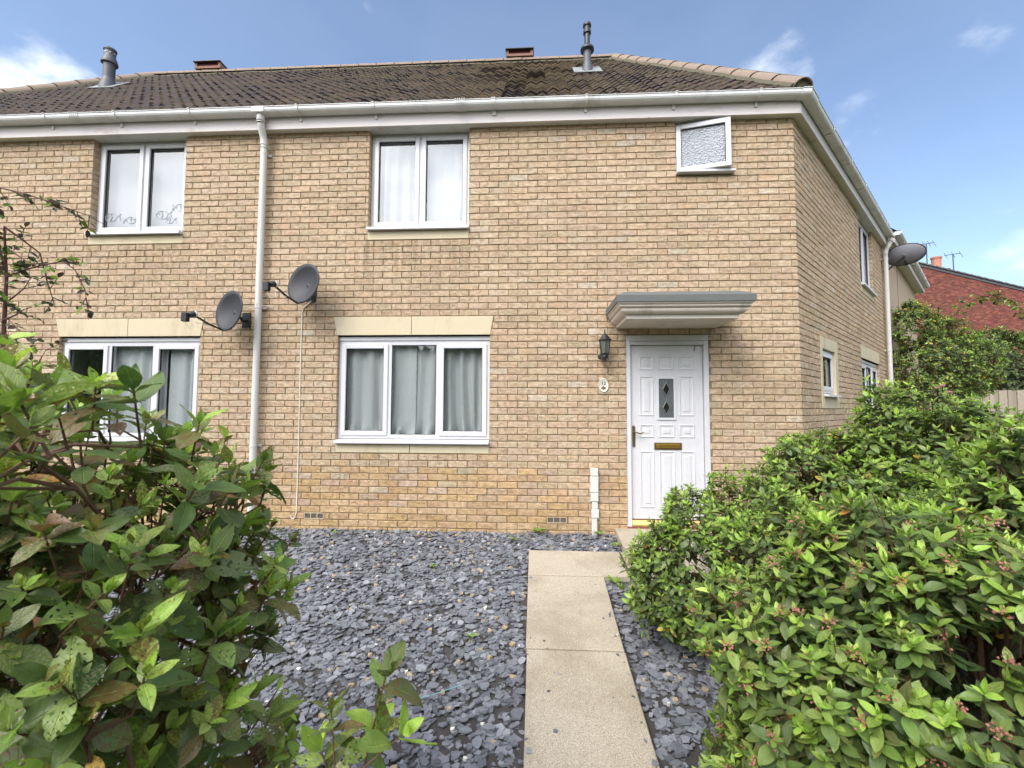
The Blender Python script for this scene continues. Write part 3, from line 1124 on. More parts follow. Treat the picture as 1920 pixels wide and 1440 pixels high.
curtain('curtain', front, 2.25, 3.08, 1.0, 2.12, -.125, M['curtain'], 'sage green curtain hanging in the left part of the window beside the white cable', 5, .03, 2, .04, .25)
curtain('curtain', front, 2.98, 3.93, 1.0, 2.12, -.15, M['curtain'], 'sage green curtain hanging in the right part of the three-light window nearer the door', 6, .045, 5, .05, .3)
curtain('net_curtain', front, 2.54, 3.68, 3.46, 4.58, -.17, M['net'], 'white net curtain in the upper window right of the downpipe', 9, .03, 7)
curtain('roller_blind', front, -.93, .22, 3.46, 4.6, -.19, M['blind'], 'pale blind behind the upper window with fish stickers', 3, .006, 9, cat='blind')
curtain('curtain', front, -.72, .02, .9, 2.12, -.15, M['grey_curtain'], 'pale grey curtain in the middle of the lower window behind the left bush', 5, .04, 11, .03)
curtain('curtain', front, .06, .5, .9, 2.12, -.13, M['grey_curtain'], 'pale grey curtain in the lower window pane nearest the satellite dishes', 3, .035, 12, .02)
curtain('net_curtain', side, 3.6, 4.7, 3.46, 4.58, -.17, M['net'], 'white net curtain in the upper window of the canted wall', 10, .016, 13)
curtain('curtain', side, 3.4, 4.95, .95, 2.12, -.22, M['grey_curtain'], 'pale curtain in the ground-floor window of the canted wall', 8, .03, 14)

# ---- fish stickers on the left-hand upper window
stk = node('window_stickers', neigh, front((-.3, -.1, 3.6)))


def outline(pts, closed=True):
    mb = MB(front)
    pts = [(a, -.098, b_) for a, b_ in pts]
    if closed:
        pts = pts + [pts[0]]
    mb.tube(pts, .003, 4, False)
    return mb


for cx, cz, sc_, fl in ((-.78, 3.68, .085, 1), (-.52, 3.64, .07, -1), (-.12, 3.70, .085, 1), (.12, 3.79, .075, -1), (-.02, 3.63, .06, 1)):
    pts = []
    for k in range(14):
        a = math.pi * 2 * k / 14
        pts.append((cx + fl * sc_ * .9 * math.cos(a), cz + sc_ * .6 * math.sin(a)))
        if k == 0:
            pts[-1] = (cx + fl * sc_ * .8, cz)
            pts += [(cx + fl * sc_ * 1.45, cz + sc_ * .5), (cx + fl * sc_ * 1.3, cz), (cx + fl * sc_ * 1.45, cz - sc_ * .5)]
    o = outline(pts)
    o.tube([(cx - fl * sc_ * .5 + .008 * math.cos(a), -.098, cz + sc_ * .15 + .008 * math.sin(a)) for a in (0, 1.57, 3.14, 4.71, 6.28)], .004, 4, False)
    o.tube([(cx - fl * sc_ * .1, -.098, cz + sc_ * .5), (cx + fl * sc_ * .1, -.098, cz), (cx - fl * sc_ * .1, -.098, cz - sc_ * .5)], .004, 4, False)
    o.build('fish_sticker', M['sticker'], stk)

# ---- front door
door = node('front_door', house, front((5.94, -.05, .05)))
f = MB(front)
f.box((DR[0], -.10, .02), (DR[0] + .052, -.012, 2.10))
f.box((DR[1] - .052, -.10, .02), (DR[1], -.012, 2.10))
f.box((DR[0], -.10, 2.10), (DR[1], -.006, 2.163))
f.box((DR[0] + .052, -.10, 2.055), (DR[1] - .052, -.014, 2.098))
f.build('door_frame', M['upvc'], door, bevel=.004)
lf = MB(front)
LX0, LX1, LZ0, LZ1 = 5.542, 6.338, .125, 2.05
DF = -.05
lf.box((LX0, DF - .045, LZ0), (LX1, DF, LZ1))
leaf_o = lf.build('leaf', M['door'], door, bevel=.003)
cols3 = ((5.640, 5.795), (5.848, 6.022), (6.075, 6.238))


def panel(a, b_, e, f_):
    # raised moulding round a sunken margin and a fielded centre
    mb = MB(front)
    m1, m2, m3 = .014, .028, .05
    hs = [(0, DF + .001), (.006, DF + .009), (m1, DF + .006), (m2, DF - .010), (m3, DF + .006)]
    rings = [[(a + o, d, e + o), (b_ - o, d, e + o), (b_ - o, d, f_ - o), (a + o, d, f_ - o)] for o, d in hs]
    vs = [p for r_ in rings for p in r_]
    fs = []
    for i in range(len(rings) - 1):
        for k in range(4):
            n_ = (k + 1) % 4
            fs.append((i * 4 + k, i * 4 + n_, i * 4 + 4 + n_, i * 4 + 4 + k))
    fs.append(tuple(len(vs) - 4 + k for k in range(4)))
    mb.add(vs, fs)
    return mb.build('panel', M['door'], door)


for i, (a, b_) in enumerate(cols3):
    panel(a, b_, 1.775, 1.932)
    if i != 1:
        panel(a, b_, 1.262, 1.708)
    panel(a, b_, 1.02, 1.165)
    panel(a, b_, .25, .872)
g_ = MB(front)
bars(g_, 5.828, 6.042, 1.215, 1.70, .026, DF, DF + .012)
g_.build('glazing_bead', M['door'], door, bevel=.004)
p = MB(front)
p.box((5.854, DF - .01, 1.241), (6.016, DF + .003, 1.674))
p.build('pane', M['door_glass'], door)
for cz in (1.56, 1.355):
    d_ = MB(front)
    cx = 5.935
    d_.prism([(cx, DF + .006, cz - .075), (cx + .037, DF + .006, cz), (cx, DF + .006, cz + .075), (cx - .037, DF + .006, cz)], Vector((0, -.004, 0)))
    d_.build('diamond_pane', M['door_glass_dark'], door)
ld = MB(front)
for cz in (1.56, 1.355):
    cx = 5.935
    q = [(cx, cz - .075), (cx + .037, cz), (cx, cz + .075), (cx - .037, cz)]
    for k in range(4):
        a, b_ = q[k], q[(k + 1) % 4]
        ld.tube([(a[0], DF + .007, a[1]), (b_[0], DF + .007, b_[1])], .0025, 5)
    ld.tube([(cx - .037, DF + .005, cz), (5.854, DF + .005, cz + .03)], .002, 5)
    ld.tube([(cx + .037, DF + .005, cz), (6.016, DF + .005, cz + .03)], .002, 5)
ld.tube([(5.935, DF + .005, 1.43), (5.935, DF + .005, 1.485)], .002, 5)
ld.build('leading', M['leading'], door)
lb = MB(front)
lb.box((5.795, DF, .888), (6.096, DF + .012, .966))
lb = lb.build('letterbox', M['brass_old'], door, bevel=.004)
l2 = MB(front)
l2.box((5.815, DF + .012, .902), (6.078, DF + .019, .952))
l2.build('flap', M['brass'], lb, bevel=.004)
hp = MB(front)
hp.prism([(5.572 + .017 * math.cos(a), DF, (1.135 if math.sin(a) >= 0 else .93) + .017 * math.sin(a)) for a in [math.pi * 2 * k / 16 for k in range(16)]], Vector((0, .009, 0)))
hp = hp.build('handle_plate', M['brass_old'], door, bevel=.002)
hl = MB(front)
hl.tube([(5.572, DF + .008, 1.08), (5.572, DF + .045, 1.08), (5.585, DF + .056, 1.081), (5.62, DF + .056, 1.068), (5.65, DF + .056, 1.07), (5.672, DF + .056, 1.083)], .0075, 8)
hl.build('lever', M['brass_old'], hp, smooth=True)
th = MB(front)
th.add([(LX0, DF - .04, .118), (LX1, DF - .04, .118), (LX1, DF + .006, .112), (LX0, DF + .006, .112), (LX0, DF + .03, .068), (LX1, DF + .03, .068), (LX1, DF + .03, .052), (LX0, DF + .03, .052)],
       [(0, 1, 2, 3), (3, 2, 5, 4), (4, 5, 6, 7)])
th.build('threshold', M['brass_plate'], door)
rt = MB(front)
rt.box((DR[0], -.12, -.02), (DR[1], .0, .048))
rt.build('tile_sill', M['red_tile'], door)
mk = MB(front)
mk.tube([(6.262, DF + .001, 2.045), (6.25, DF + .001, 1.985)], .004, 4)
mk.build('scuff', M['rubber'], door)

# ---- canopy over the door: mitred cornice with a lead top
can = node('door_canopy', house, front((5.93, 0, 2.23)))
CX0, CX1, CD = 5.38, 6.475, .55


def cornice(prof, name, mat, bevel=0., cap_top=False, cap_bottom=False):
    mb = MB(front)
    rows_ = []
    for o, z in prof:
        rows_.append([(CX0 - o, .002, z), (CX0 - o, CD + o, z), (CX1 + o, CD + o, z), (CX1 + o, .002, z)])
    vs = [p for r_ in rows_ for p in r_]
    fs = []
    for i in range(len(rows_) - 1):
        for k in range(3):
            fs.append((i * 4 + k, i * 4 + k + 1, i * 4 + k + 5, i * 4 + k + 4))
    if cap_bottom:
        fs.append((3, 2, 1, 0))
    if cap_top:
        b0 = len(vs) - 4
        fs.append((b0, b0 + 1, b0 + 2, b0 + 3))
    mb.add(vs, fs)
    return mb.build(name, mat, can)


cornice([(-.02, 2.236), (0, 2.236), (0, 2.268), (-.002, 2.272)], 'soffit_moulding', M['canopy'], cap_bottom=True)
ov = [(.002 + .058 * math.sin(a), 2.276 + .045 * (1 - math.cos(a))) for a in [math.pi / 2 * k / 6 for k in range(7)]]
cornice([(-.004, 2.272), (.002, 2.276)] + ov + [(.06, 2.327), (.056, 2.331)], 'ovolo_moulding', M['canopy'])
cv = [(.066 + .034 * k / 6 + .006 * math.sin(k / 6 * 6.28), 2.333 + .036 * k / 6) for k in range(7)]
cornice([(.05, 2.331), (.066, 2.333)] + cv + [(.102, 2.378)], 'crown_moulding', M['canopy'])
cornice([(.10, 2.378), (.113, 2.382), (.115, 2.446), (.105, 2.456), (.02, 2.50)], 'lead_top', M['lead'], cap_top=True)

# ---- eaves: soffit, fascia, gutter, swept round the canted corner
T22 = math.tan(math.pi / 8)


def sweep(prof, name, mat, par, x0, s1, flip, u_cut=None, closed=True, bevel=0.):
    mb = MB(mirror if flip else None)
    rows_ = []
    for d, z in prof:
        rows_.append([Vector((x0, -d, z)), Vector((XC + d * T22, -d, z)), side((s1, d, z))])
    vs = [p for r_ in rows_ for p in r_]
    fs = []
    m = len(rows_)
    for i in range(m if closed else m - 1):
        j = (i + 1) % m
        for k in range(2):
            fs.append((i * 3 + k, i * 3 + k + 1, j * 3 + k + 1, j * 3 + k))
    if closed:
        fs.append(tuple(i * 3 for i in range(m)))
        fs.append(tuple(i * 3 + 2 for i in reversed(range(m))))
    mb.add(vs, fs)
    return mb.build(name, mat, par, bevel=bevel)


GUT = [(.100, 4.806), (.100, 4.757), (.186, 4.757), (.198, 4.768), (.206, 4.785), (.206, 4.812), (.213, 4.814), (.213, 4.820), (.198, 4.820), (.198, 4.790), (.184, 4.765), (.106, 4.765), (.106, 4.806)]
for h_, fl in ((house, False), (neigh, True)):
    sweep([(-.13, 4.625), (.088, 4.625), (.088, 4.640), (-.13, 4.640)], 'soffit', M['soffit'], h_, XP + .002, 5.9, fl)
    sweep([(.070, 4.618), (.092, 4.618), (.092, 4.80), (.070, 4.80)], 'fascia', M['timber'], h_, XP + .002, 5.9, fl)
    gt = sweep(GUT, 'gutter', M['gutter'], h_, XP + .002, 5.85, fl)
    prof = [(d + (.007 if d > .15 else 0), z - (.006 if z < 4.79 else -.004)) for d, z in GUT[1:8]]
    for x in ((1.72, 2.62, 4.0, 5.04, 6.02, 6.92) if not fl else (2.10, 3.02, 3.9, 4.8)):
        mb = MB(mirror if fl else None)
        w = .014 if x not in (4.0,) else .022
        pr = [(.094, 4.70), (.104, 4.70), (.110, 4.752)] + prof
        pts_ = [Vector((x, -d, z)) for d, z in pr]
        n_ = len(pr)
        vs = [p + Vector((-w, 0, 0)) for p in pts_] + [p + Vector((w, 0, 0)) for p in pts_]
        mb.add(vs, [(i, i + 1, n_ + i + 1, n_ + i) for i in range(n_ - 1)])
        o = mb.build('gutter_bracket', M['white_plastic'], gt)
        md = o.modifiers.new('solid', 'SOLIDIFY')
        md.thickness = .004
    unions = (3.62,) if not fl else (2.98 + .55,)
    for x in unions:
        mb = MB(mirror if fl else None)
        for k in (-.05, -.025, 0, .025, .05):
            pts_ = [Vector((x + k, -d, z)) for d, z in prof]
            n_ = len(prof)
            vs = [p + Vector((-.007, 0, 0)) for p in pts_] + [p + Vector((.007, 0, 0)) for p in pts_]
            mb.add(vs, [(i, i + 1, n_ + i + 1, n_ + i) for i in range(n_ - 1)])
        o = mb.build('gutter_union', M['gutter'], gt)
        md = o.modifiers.new('solid', 'SOLIDIFY')
        md.thickness = .005
    for s_ in (.9, 1.9, 2.9, 3.9, 4.9):
        mb = MB(mirror if fl else None)
        pts_ = [(d, z) for d, z in prof]
        n_ = len(prof)
        vs = [side((s_ - .012, d, z)) for d, z in prof] + [side((s_ + .012, d, z)) for d, z in prof]
        mb.add(vs, [(i, i + 1, n_ + i + 1, n_ + i) for i in range(n_ - 1)])
        o = mb.build('gutter_bracket', M['white_plastic'], gt)
        md = o.modifiers.new('solid', 'SOLIDIFY')
        md.thickness = .004
# corner piece of the gutter
mb = MB()
prof = [(d + (.007 if d > .15 else 0), z - (.006 if z < 4.79 else -.004)) for d, z in GUT[1:8]]
rows_ = [[Vector((XC + d * T22 - .09, -d, z)), Vector((XC + d * T22, -d, z)), side((d * T22 + .09, d, z))] for d, z in prof]
mb.add([p for r_ in rows_ for p in r_], [(i * 3 + k, i * 3 + k + 1, i * 3 + k + 4, i * 3 + k + 3) for i in range(len(rows_) - 1) for k in range(2)])
o = mb.build('gutter_corner', M['gutter'], house)
o.modifiers.new('solid', 'SOLIDIFY').thickness = .004


def downpipe(par, xf, u, zb, name='downpipe'):
    e = node(name, par, xf((u, .06, zb)))
    mb = MB(xf)
    mb.tube([(u, .07, 4.44), (u, .07, zb)], .037, 14)
    mb.build('pipe', M['white_plastic'], e, smooth=True)
    mb = MB(xf)
    mb.tube([(u, .150, 4.765), (u, .150, 4.70), (u, .146, 4.655), (u, .125, 4.60), (u, .095, 4.55), (u, .076, 4.50), (u, .07, 4.44), (u, .07, 4.40)],
            [.046, .043, .04, .04, .04, .04, .043, .043], 14)
    for k, z in enumerate((4.72, 4.695, 4.67)):
        mb.tube([(u, .15 - .003 * k, z), (u, .15 - .003 * k, z - .008)], .046, 14)
    mb.build('swan_neck', M['white_plastic'], e, smooth=True)
    for z in (4.34, 2.50, .9):
        mb = MB(xf)
        mb.tube([(u, .07, z + .014), (u, .07, z - .014)], .0405, 14)
        mb.box((u - .06, .001, z - .012), (u + .06, .02, z + .012))
        mb.build('clip', M['white_plastic'], e)
    mb = MB(xf)
    mb.box((u - .075, .095, 4.752), (u + .075, .218, 4.823))
    mb.build('gutter_outlet', M['gutter'], e, bevel=.01)
    return e


downpipe(house, front, XP, -.1)
downpipe(house, side, 5.72, -.1)

# ---- roofs
TILE_W, GAUGE = .28, .20


def slope_pt(x, s, h=0.):
    """point on the front slope: s along the slope from the eave, h above it"""
    return Vector((x, Y_EAVE + s * PC - h * PS, Z_EAVE + s * PS + h * PC))


TCOL = [lin(*c) for c in ((62, 48, 41), (57, 45, 40), (66, 50, 43), (53, 43, 38), (62, 52, 43), (58, 48, 41), (70, 53, 46))]


def tile_mesh(r_):
    mb = MB()
    n = 8
    L = .27
    vs, cols = [], []
    kt, ke = r_.uniform(.75, 1.15), r_.uniform(.5, 1.2)
    top = tuple(x * kt for x in r_.choice(TCOL))
    edge = tuple(x * ke for x in lin(158, 140, 112)) if r_.random() < .6 else top
    for i in range(n + 1):
        x = -TILE_W / 2 + TILE_W * i / n
        w = .016 * math.cos(4 * math.pi * i / n + math.pi)
        lift = .030 + r_.uniform(-.003, .003)
        vs += [(x, L, w + .004), (x, .0, w + lift), (x, .0, w + lift - .016)]
    fs = []
    for i in range(n):
        a = i * 3
        fs += [(a + 1, a + 4, a + 3, a)]
    mb.add(vs, fs, top)
    mb.add(vs, [(i * 3 + 2, i * 3 + 5, i * 3 + 4, i * 3 + 1) for i in range(n)], edge)
    # local frame: x along eave, y up the slope, z off the slope
    mb.v = [(x, y * PC - z * PS, y * PS + z * PC) for x, y, z in mb.v]
    return mb


rt_ = random.Random(8)
tstock = [tile_mesh(rt_) for _ in range(40)]
tmesh = [m.mesh('tile', M['tile']) for m in tstock]
HIP = lambda s: (XC + .15 * T22) - (XC + .15 * T22 - APEX_X) * (s * PC) / (RIDGE_Y - Y_EAVE)
SLEN = (RIDGE_Y - Y_EAVE) / PC
for h_, fl in ((house, False), (neigh, True)):
    mb = MB(mirror if fl else None)
    cxn = XC + .15 * T22
    ap = Vector((APEX_X, RIDGE_Y, RIDGE_Z))
    e1 = side((5.95, .15, Z_EAVE))
    w1 = ap + Vector((S2, S2, 0)) * 7.5
    bk = Vector((XP, 2 * RIDGE_Y + .15, Z_EAVE))
    bk2 = Vector((APEX_X - 2.0, 2 * RIDGE_Y + .15, Z_EAVE))
    bk3 = side((5.95, -7.1, Z_EAVE))
    mb.add([(XP, Y_EAVE, Z_EAVE), (cxn, Y_EAVE, Z_EAVE), ap, (XP, RIDGE_Y, RIDGE_Z), e1, w1, bk, bk2, bk3],
           [(0, 1, 2, 3), (1, 4, 5, 2), (3, 2, 7, 6), (2, 5, 8, 7), (4, 8, 5)])
    roof = mb.build('roof', M['deck'], h_)
    items = []
    row = 0
    while row * GAUGE < SLEN - .08:
        s = row * GAUGE
        k = 0
        while XP + TILE_W * (k + .5) < HIP(s + .1) + .12:
            x = XP + TILE_W * (k + .5)
            items.append((x, s))
            k += 1
        row += 1
    sc_l = []
    for i, (x, s) in enumerate(items):
        q = slope_pt(2 * XP - x if fl else x, s, .03)
        o_ = on_screen(q)
        if o_:
            sc_l.append((o_[2], i))
    sc_l.sort()
    chosen = {i for _, i in sc_l[:300]}
    rest = MB()
    for i, (x, s) in enumerate(items):
        q = slope_pt(2 * XP - x if fl else x, s, .006 + rt_.uniform(0, .006))
        k = rt_.randrange(len(tstock))
        if i in chosen:
            o = bpy.data.objects.new('tile', tmesh[k])
            o.location = q
            link(o, roof)
        else:
            n0 = len(rest.v)
            rest.v += [(a + q.x, b_ + q.y, c_ + q.z) for a, b_, c_ in tstock[k].v]
            rest.f += [tuple(j + n0 for j in f_) for f_ in tstock[k].f]
            rest.c += tstock[k].c
    rest.build('roof_tiles', M['tile'], roof, kind='stuff')
    # ridge and hip tiles, half round, each overlapping the next

    def half_round(a, b_, r0=.115, up=Vector((0, 0, 1))):
        a, b_ = Vector(a), Vector(b_)
        if fl:
            a, b_ = mirror(a), mirror(b_)
        d = (b_ - a).normalized()
        sd_ = d.cross(up).normalized()
        u_ = sd_.cross(d)
        m = MB()
        n = 10
        vs = []
        for p, r2 in ((a, r0 + .004), (b_, r0)):
            for lay in (0, .016):
                for k in range(n + 1):
                    t_ = math.pi * (k / n) * 1.0
                    vs.append(p + (sd_ * math.cos(t_) + u_ * (math.sin(t_) * .86 - .14)) * (r2 - lay))
        w = n + 1
        fs = []
        for k in range(n):
            fs += [(k, k + 1, 2 * w + k + 1, 2 * w + k), (w + k, 3 * w + k, 3 * w + k + 1, w + k + 1), (k, w + k, w + k + 1, k + 1), (2 * w + k, 2 * w + k + 1, 3 * w + k + 1, 3 * w + k)]
        m.add(vs, fs)
        return m

    n_r = 13
    for k in range(n_r):
        a = XP + (APEX_X - XP) * (k + .02) / n_r
        b_ = XP + (APEX_X - XP) * (k + .98) / n_r
        half_round((b_, RIDGE_Y, RIDGE_Z + .012 + rt_.uniform(-.003, .003)), (a, RIDGE_Y, RIDGE_Z + .012), .12).build('ridge_tile', M['ridge'], roof, smooth=True)
    h0, h1 = Vector((cxn - .01, Y_EAVE + .02, Z_EAVE + .05)), Vector((APEX_X, RIDGE_Y, RIDGE_Z + .015))
    n_h = 13
    for k in range(n_h):
        a, b_ = h0.lerp(h1, (k + .025) / n_h), h0.lerp(h1, (k + .975) / n_h)
        a.z += .008 + rt_.uniform(-.002, .002)
        half_round(a, b_, .135).build('hip_tile', M['ridge'], roof, smooth=True)
    mb = MB(mirror if fl else None)
    mb.tube([(XP, RIDGE_Y, RIDGE_Z + .0), (APEX_X, RIDGE_Y, RIDGE_Z + .0)], .10, 8)
    mb.tube([h0.lerp(h1, .02) + Vector((0, .0, .01)), h1], .10, 8)
    d = (h1 - h0)
    mb.tube([h0 + d * k / 30 + Vector((-.125, -.02, -.005)) + Vector((rt_.uniform(-.012, .012), 0, rt_.uniform(-.008, .008))) for k in range(31)], .045, 6)
    mb.tube([(XP + (APEX_X - XP) * k / 30, RIDGE_Y - .10 + rt_.uniform(-.01, .01), RIDGE_Z - .075) for k in range(31)], .04, 6)
    mb.build('bedding_mortar', M['bedding'], roof)
    mb = MB(mirror if fl else None)
    mb.lathe(h0 + Vector((.0, .01, .03)), [(.098, -.01), (.092, .006), (.02, .01)], 14, Vector((h0.x - h1.x, h0.y - h1.y, (h0.z - h1.z) * .4)))
    mb.build('hip_end', M['bedding'], roof)


def flue(par, base, hgt, r0, tall):
    e = node('flue_terminal', par, base)
    b_ = Vector(base)
    mb = MB()
    mb.add([b_ + Vector((-.22, -.16, -.15)), b_ + Vector((.22, -.16, -.15)), b_ + Vector((.22, .2, .22)), b_ + Vector((-.22, .2, .22))], [(0, 1, 2, 3)])
    o = mb.build('flashing', M['flashing'], e)
    o.modifiers.new('solid', 'SOLIDIFY').thickness = .012
    mb = MB()
    mb.lathe(b_ + Vector((0, 0, -.2)), [(r0 * 1.55, 0), (r0 * 1.5, .16), (r0 * 1.02, .32)], 16)
    mb.build('slate_boot', M['flue'], e, smooth=True)
    mb = MB()
    mb.lathe(b_, [(r0, 0), (r0, hgt)], 16)
    mb.build('pipe', M['flue'], e, smooth=True)
    mb = MB()
    z = b_ + Vector((0, 0, hgt))
    if tall:
        mb.lathe(z, [(r0 * .95, -.02), (r0 * 1.75, 0), (r0 * 1.75, .03), (r0 * .95, .07), (r0 * .7, .11), (r0 * .7, .28), (r0 * 1.0, .285), (r0 * 1.0, .33), (r0 * .8, .34), (r0 * .8, .40), (r0 * 1.05, .405), (r0 * 1.05, .44), (r0 * .6, .46)], 16)
    else:
        mb.lathe(z, [(r0 * 1.0, -.04), (r0 * 1.4, -.03), (r0 * 1.4, .0), (r0 * 1.15, .07), (r0 * .95, .10), (r0 * .95, .2), (r0 * 1.1, .205), (r0 * 1.1, .235), (r0 * .5, .25)], 16)
    mb.build('cowl', M['flue_dark'] if tall else M['flue'], e, smooth=True)
    if not tall:
        for a in range(8):
            t_ = a / 8 * 6.283
            mb = MB()
            mb.lathe(z + Vector((r0 * .94 * math.cos(t_), r0 * .94 * math.sin(t_), .15)), [(.012, -.0), (.012, .006)], 8, (math.cos(t_), math.sin(t_), 0))
            mb.build('cowl_hole', M['white_plastic'], e)


flue(house, (5.30, 1.80, 6.73), .32, .062, True)
flue(neigh, (-3.0, 2.02, 6.95), .42, .085, False)
for par, x, w, mat in ((house, 4.16, .24, M['vent_clay']), (neigh, -2.28, .25, M['vent_clay'])):
    e = node('ridge_vent', par, (x, RIDGE_Y, RIDGE_Z))
    mb = MB()
    z = RIDGE_Z + .065
    for sx in (-1, 1):
        mb.box((x + sx * w - .025, RIDGE_Y - .13, z), (x + sx * w + .025, RIDGE_Y + .13, z + .12))
    mb.box((x - w + .025, RIDGE_Y - .13, z), (x + w - .025, RIDGE_Y + .13, z + .05))
    mb.build('vent_body', mat, e, bevel=.006)
    mb = MB()
    mb.box((x - w - .04, RIDGE_Y - .17, z + .12), (x + w + .04, RIDGE_Y + .17, z + .14))
    mb.build('vent_cap', M['flue_dark'], e, bevel=.006)
    mb = MB()
    mb.box((x - w + .026, RIDGE_Y - .10, z + .051), (x + w - .026, RIDGE_Y + .10, z + .119))
    mb.build('vent_louvre', simple('dark_red_louvre', lin(96, 40, 40), .7), e)

# ---- air bricks
for a, b_, e, f in VENTS:
    v = node('air_brick', house, front(((a + b_) / 2, 0, e)))
    mb = MB(front)
    bars(mb, a, b_, e, f, .005, -.03, .003)
    for k in (1, 2):
        x = a + (b_ - a) * k / 3
        mb.box((x - .003, -.03, e + .005), (x + .003, .002, f - .005))
    mb.build('rim', M['stone'], v)
    mb = MB(front)
    mb.box((a + .004, -.05, e + .004), (b_ - .004, -.016, f - .004))
    mb.build('back', M['rubber'], v)
    mb = MB(front)
    for k in range(18):
        x = a + .008 + (b_ - a - .016) * (k + .5) / 18
        mb.box((x - .0024, -.016, e + .005), (x + .0024, -.004, f - .005))
    for k in range(4):
        z = e + .006 + (f - e - .012) * (k + .5) / 4
        mb.box((a + .005, -.0155, z - .0018), (b_ - .005, -.006, z + .0018))
    mb.build('grille', M['vent'], v)

# ------------------------------------------------------------------ satellite dishes
def satellite_dish(name, c, n, rx, ry, label, wall_pt, arm=.36, back=False, tilt=0.):
    c = Vector(c)
    n = Vector(n).normalized()
    t = thing(name, c, label, 'satellite dish', 'satellite dishes on the terrace')
    sx = Vector((0, 0, 1)).cross(n).normalized()
    sy = n.cross(sx)
    sx, sy = sx * math.cos(tilt) + sy * math.sin(tilt), sy * math.cos(tilt) - sx * math.sin(tilt)
    P = lambda a, b_, h_: c + sx * a + sy * b_ + n * h_
    vs, fs = [], []
    N, K = 36, 7
    for j in range(K + 1):
        r_ = j / K
        for k in range(N):
            a = 6.28319 * k / N
            e = 1 + .03 * math.cos(2 * a)
            vs.append(P(rx * r_ * math.cos(a) * e, ry * r_ * math.sin(a) * e, .075 * r_ * r_ - .075))
    for j in range(K):
        for k in range(N):
            fs.append((j * N + k, j * N + (k + 1) % N, (j + 1) * N + (k + 1) % N, (j + 1) * N + k))
    mb = MB()
    mb.add(vs, fs)
    o = mb.build('reflector', M['dish_back'] if back else M['dish'], t, smooth=True)
    md = o.modifiers.new('solid', 'SOLIDIFY')
    md.thickness = .006
    md.offset = -1
    mb = MB()
    ring = [P(rx * math.cos(6.28319 * k / N) * (1 + .03 * math.cos(12.566 * k / N)), ry * math.sin(6.28319 * k / N) * (1 + .03 * math.cos(12.566 * k / N)), -.004) for k in range(N + 1)]
    mb.tube(ring, .006, 6, False)
    mb.build('rim', M['dish'], t, smooth=True)
    mb = MB()
    lnb = P(0, -ry * .62, arm)
    mb.tube([P(0, -ry * .45, -.10), P(0, -ry * .97, -.02), P(0, -ry * .86, arm * .45), lnb], .0115, 8)
    mb.build('feed_arm', M['dish_dark'], t, smooth=True)
    aim = (P(0, 0, -.03) - lnb).normalized()
    e = node('lnb', t, lnb)
    mb = MB()
    mb.lathe(lnb - aim * .035, [(.02, 0), (.03, .01), (.032, .055)], 14, aim)
    mb.build('feed_horn', M['dish_dark'], e, smooth=True)
    mb = MB()
    mb.lathe(lnb + aim * .02, [(.031, 0), (.034, .012), (.02, .022)], 14, aim)
    mb.build('horn_cap', M['white_plastic'], e, smooth=True)
    mb = MB()
    q = lnb - aim * .06
    mb.box((q.x - .036, q.y - .025, q.z - .07), (q.x + .022, q.y + .025, q.z + .022))
    mb.build('housing', M['dish_dark'], e, bevel=.004)
    mb = MB()
    w = Vector(wall_pt)
    mb.tube([P(0, -.03, -.075), P(0, -.03, -.13), w + Vector((0, -.06, -.02)), w], .016, 10)
    mb.box((w.x - .05, w.y - .006, w.z - .09), (w.x + .05, w.y + .004, w.z + .09)) if not back else None
    mb.build('wall_bracket', M['dish_dark'], t)
    for a_ in (-.02, .02):
        mb = MB()
        mb.lathe(P(a_, -.02, -.073), [(.005, 0), (.004, .003)], 8, n)
        mb.build('bolt', M['dish_dark'], t)
    mb = MB()
    lp = [q + Vector((0, 0, -.07)), q + Vector((.004, 0, -.10)), q + Vector((.03, .02, -.14)), q + Vector((.07, .04, -.12)), q + Vector((.05, .05, -.07)), P(0, -ry * .9, arm * .35)]
    mb.tube(lp, .003, 5)
    mb.build('lead', M['cable'], t)
    return t


satellite_dish('satellite_dish', (1.90, -.27, 2.715), (-.30, -.93, .12), .215, .235, 'grey satellite dish mounted higher, just right of the white downpipe', (1.86, -.004, 2.66), .33, tilt=-.30)
satellite_dish('satellite_dish', (1.055, -.27, 2.415), (-.36, -.92, .10), .215, .235, 'grey satellite dish mounted lower, just left of the white downpipe', (1.08, -.004, 2.36), .33, tilt=-.30)
satellite_dish('satellite_dish', (11.83, 3.99, 4.42), (.66, .52, .34), .31, .215, 'grey satellite dish seen from behind at the far end of the canted wall', side((5.95, 0, 4.15)), .42, True)

mb = MB(front)
mb.tube([(1.86, .01, 2.58), (1.765, .008, 2.50), (1.752, .008, 2.45), (1.752, .007, 1.6), (1.758, .008, .9), (1.755, .007, .16), (1.748, .012, .10), (1.725, .014, .072), (1.70, .014, .085), (1.692, .014, .125)], .0055, 6)
mb.build('aerial_cable', M['cable'], None, smooth=True, label='thin white cable running down the bricks from the higher dish', cat='cable')
mb = MB(front)
mb.tube([(1.13, .03, 2.50), (1.20, .03, 2.525), (1.262, .112, 2.53), (1.32, .03, 2.525), (1.40, .02, 2.523)], .004, 6)
mb.build('link_cable', M['cable'], None, smooth=True, label='short white cable crossing the downpipe from the lower dish', cat='cable')

# ------------------------------------------------------------------ coach lamp, number plaque, meter conduit
t = thing('wall_lamp', (5.232, -.12, 1.95), 'black coach lantern on the brick wall left of the front door', 'lamp')
LC = Vector((5.232, -.13, 0))
hexa = lambda r_, z: [LC + Vector((r_ * math.cos(a), r_ * math.sin(a), z)) for a in [math.pi / 3 * k + .52 for k in range(6)]]


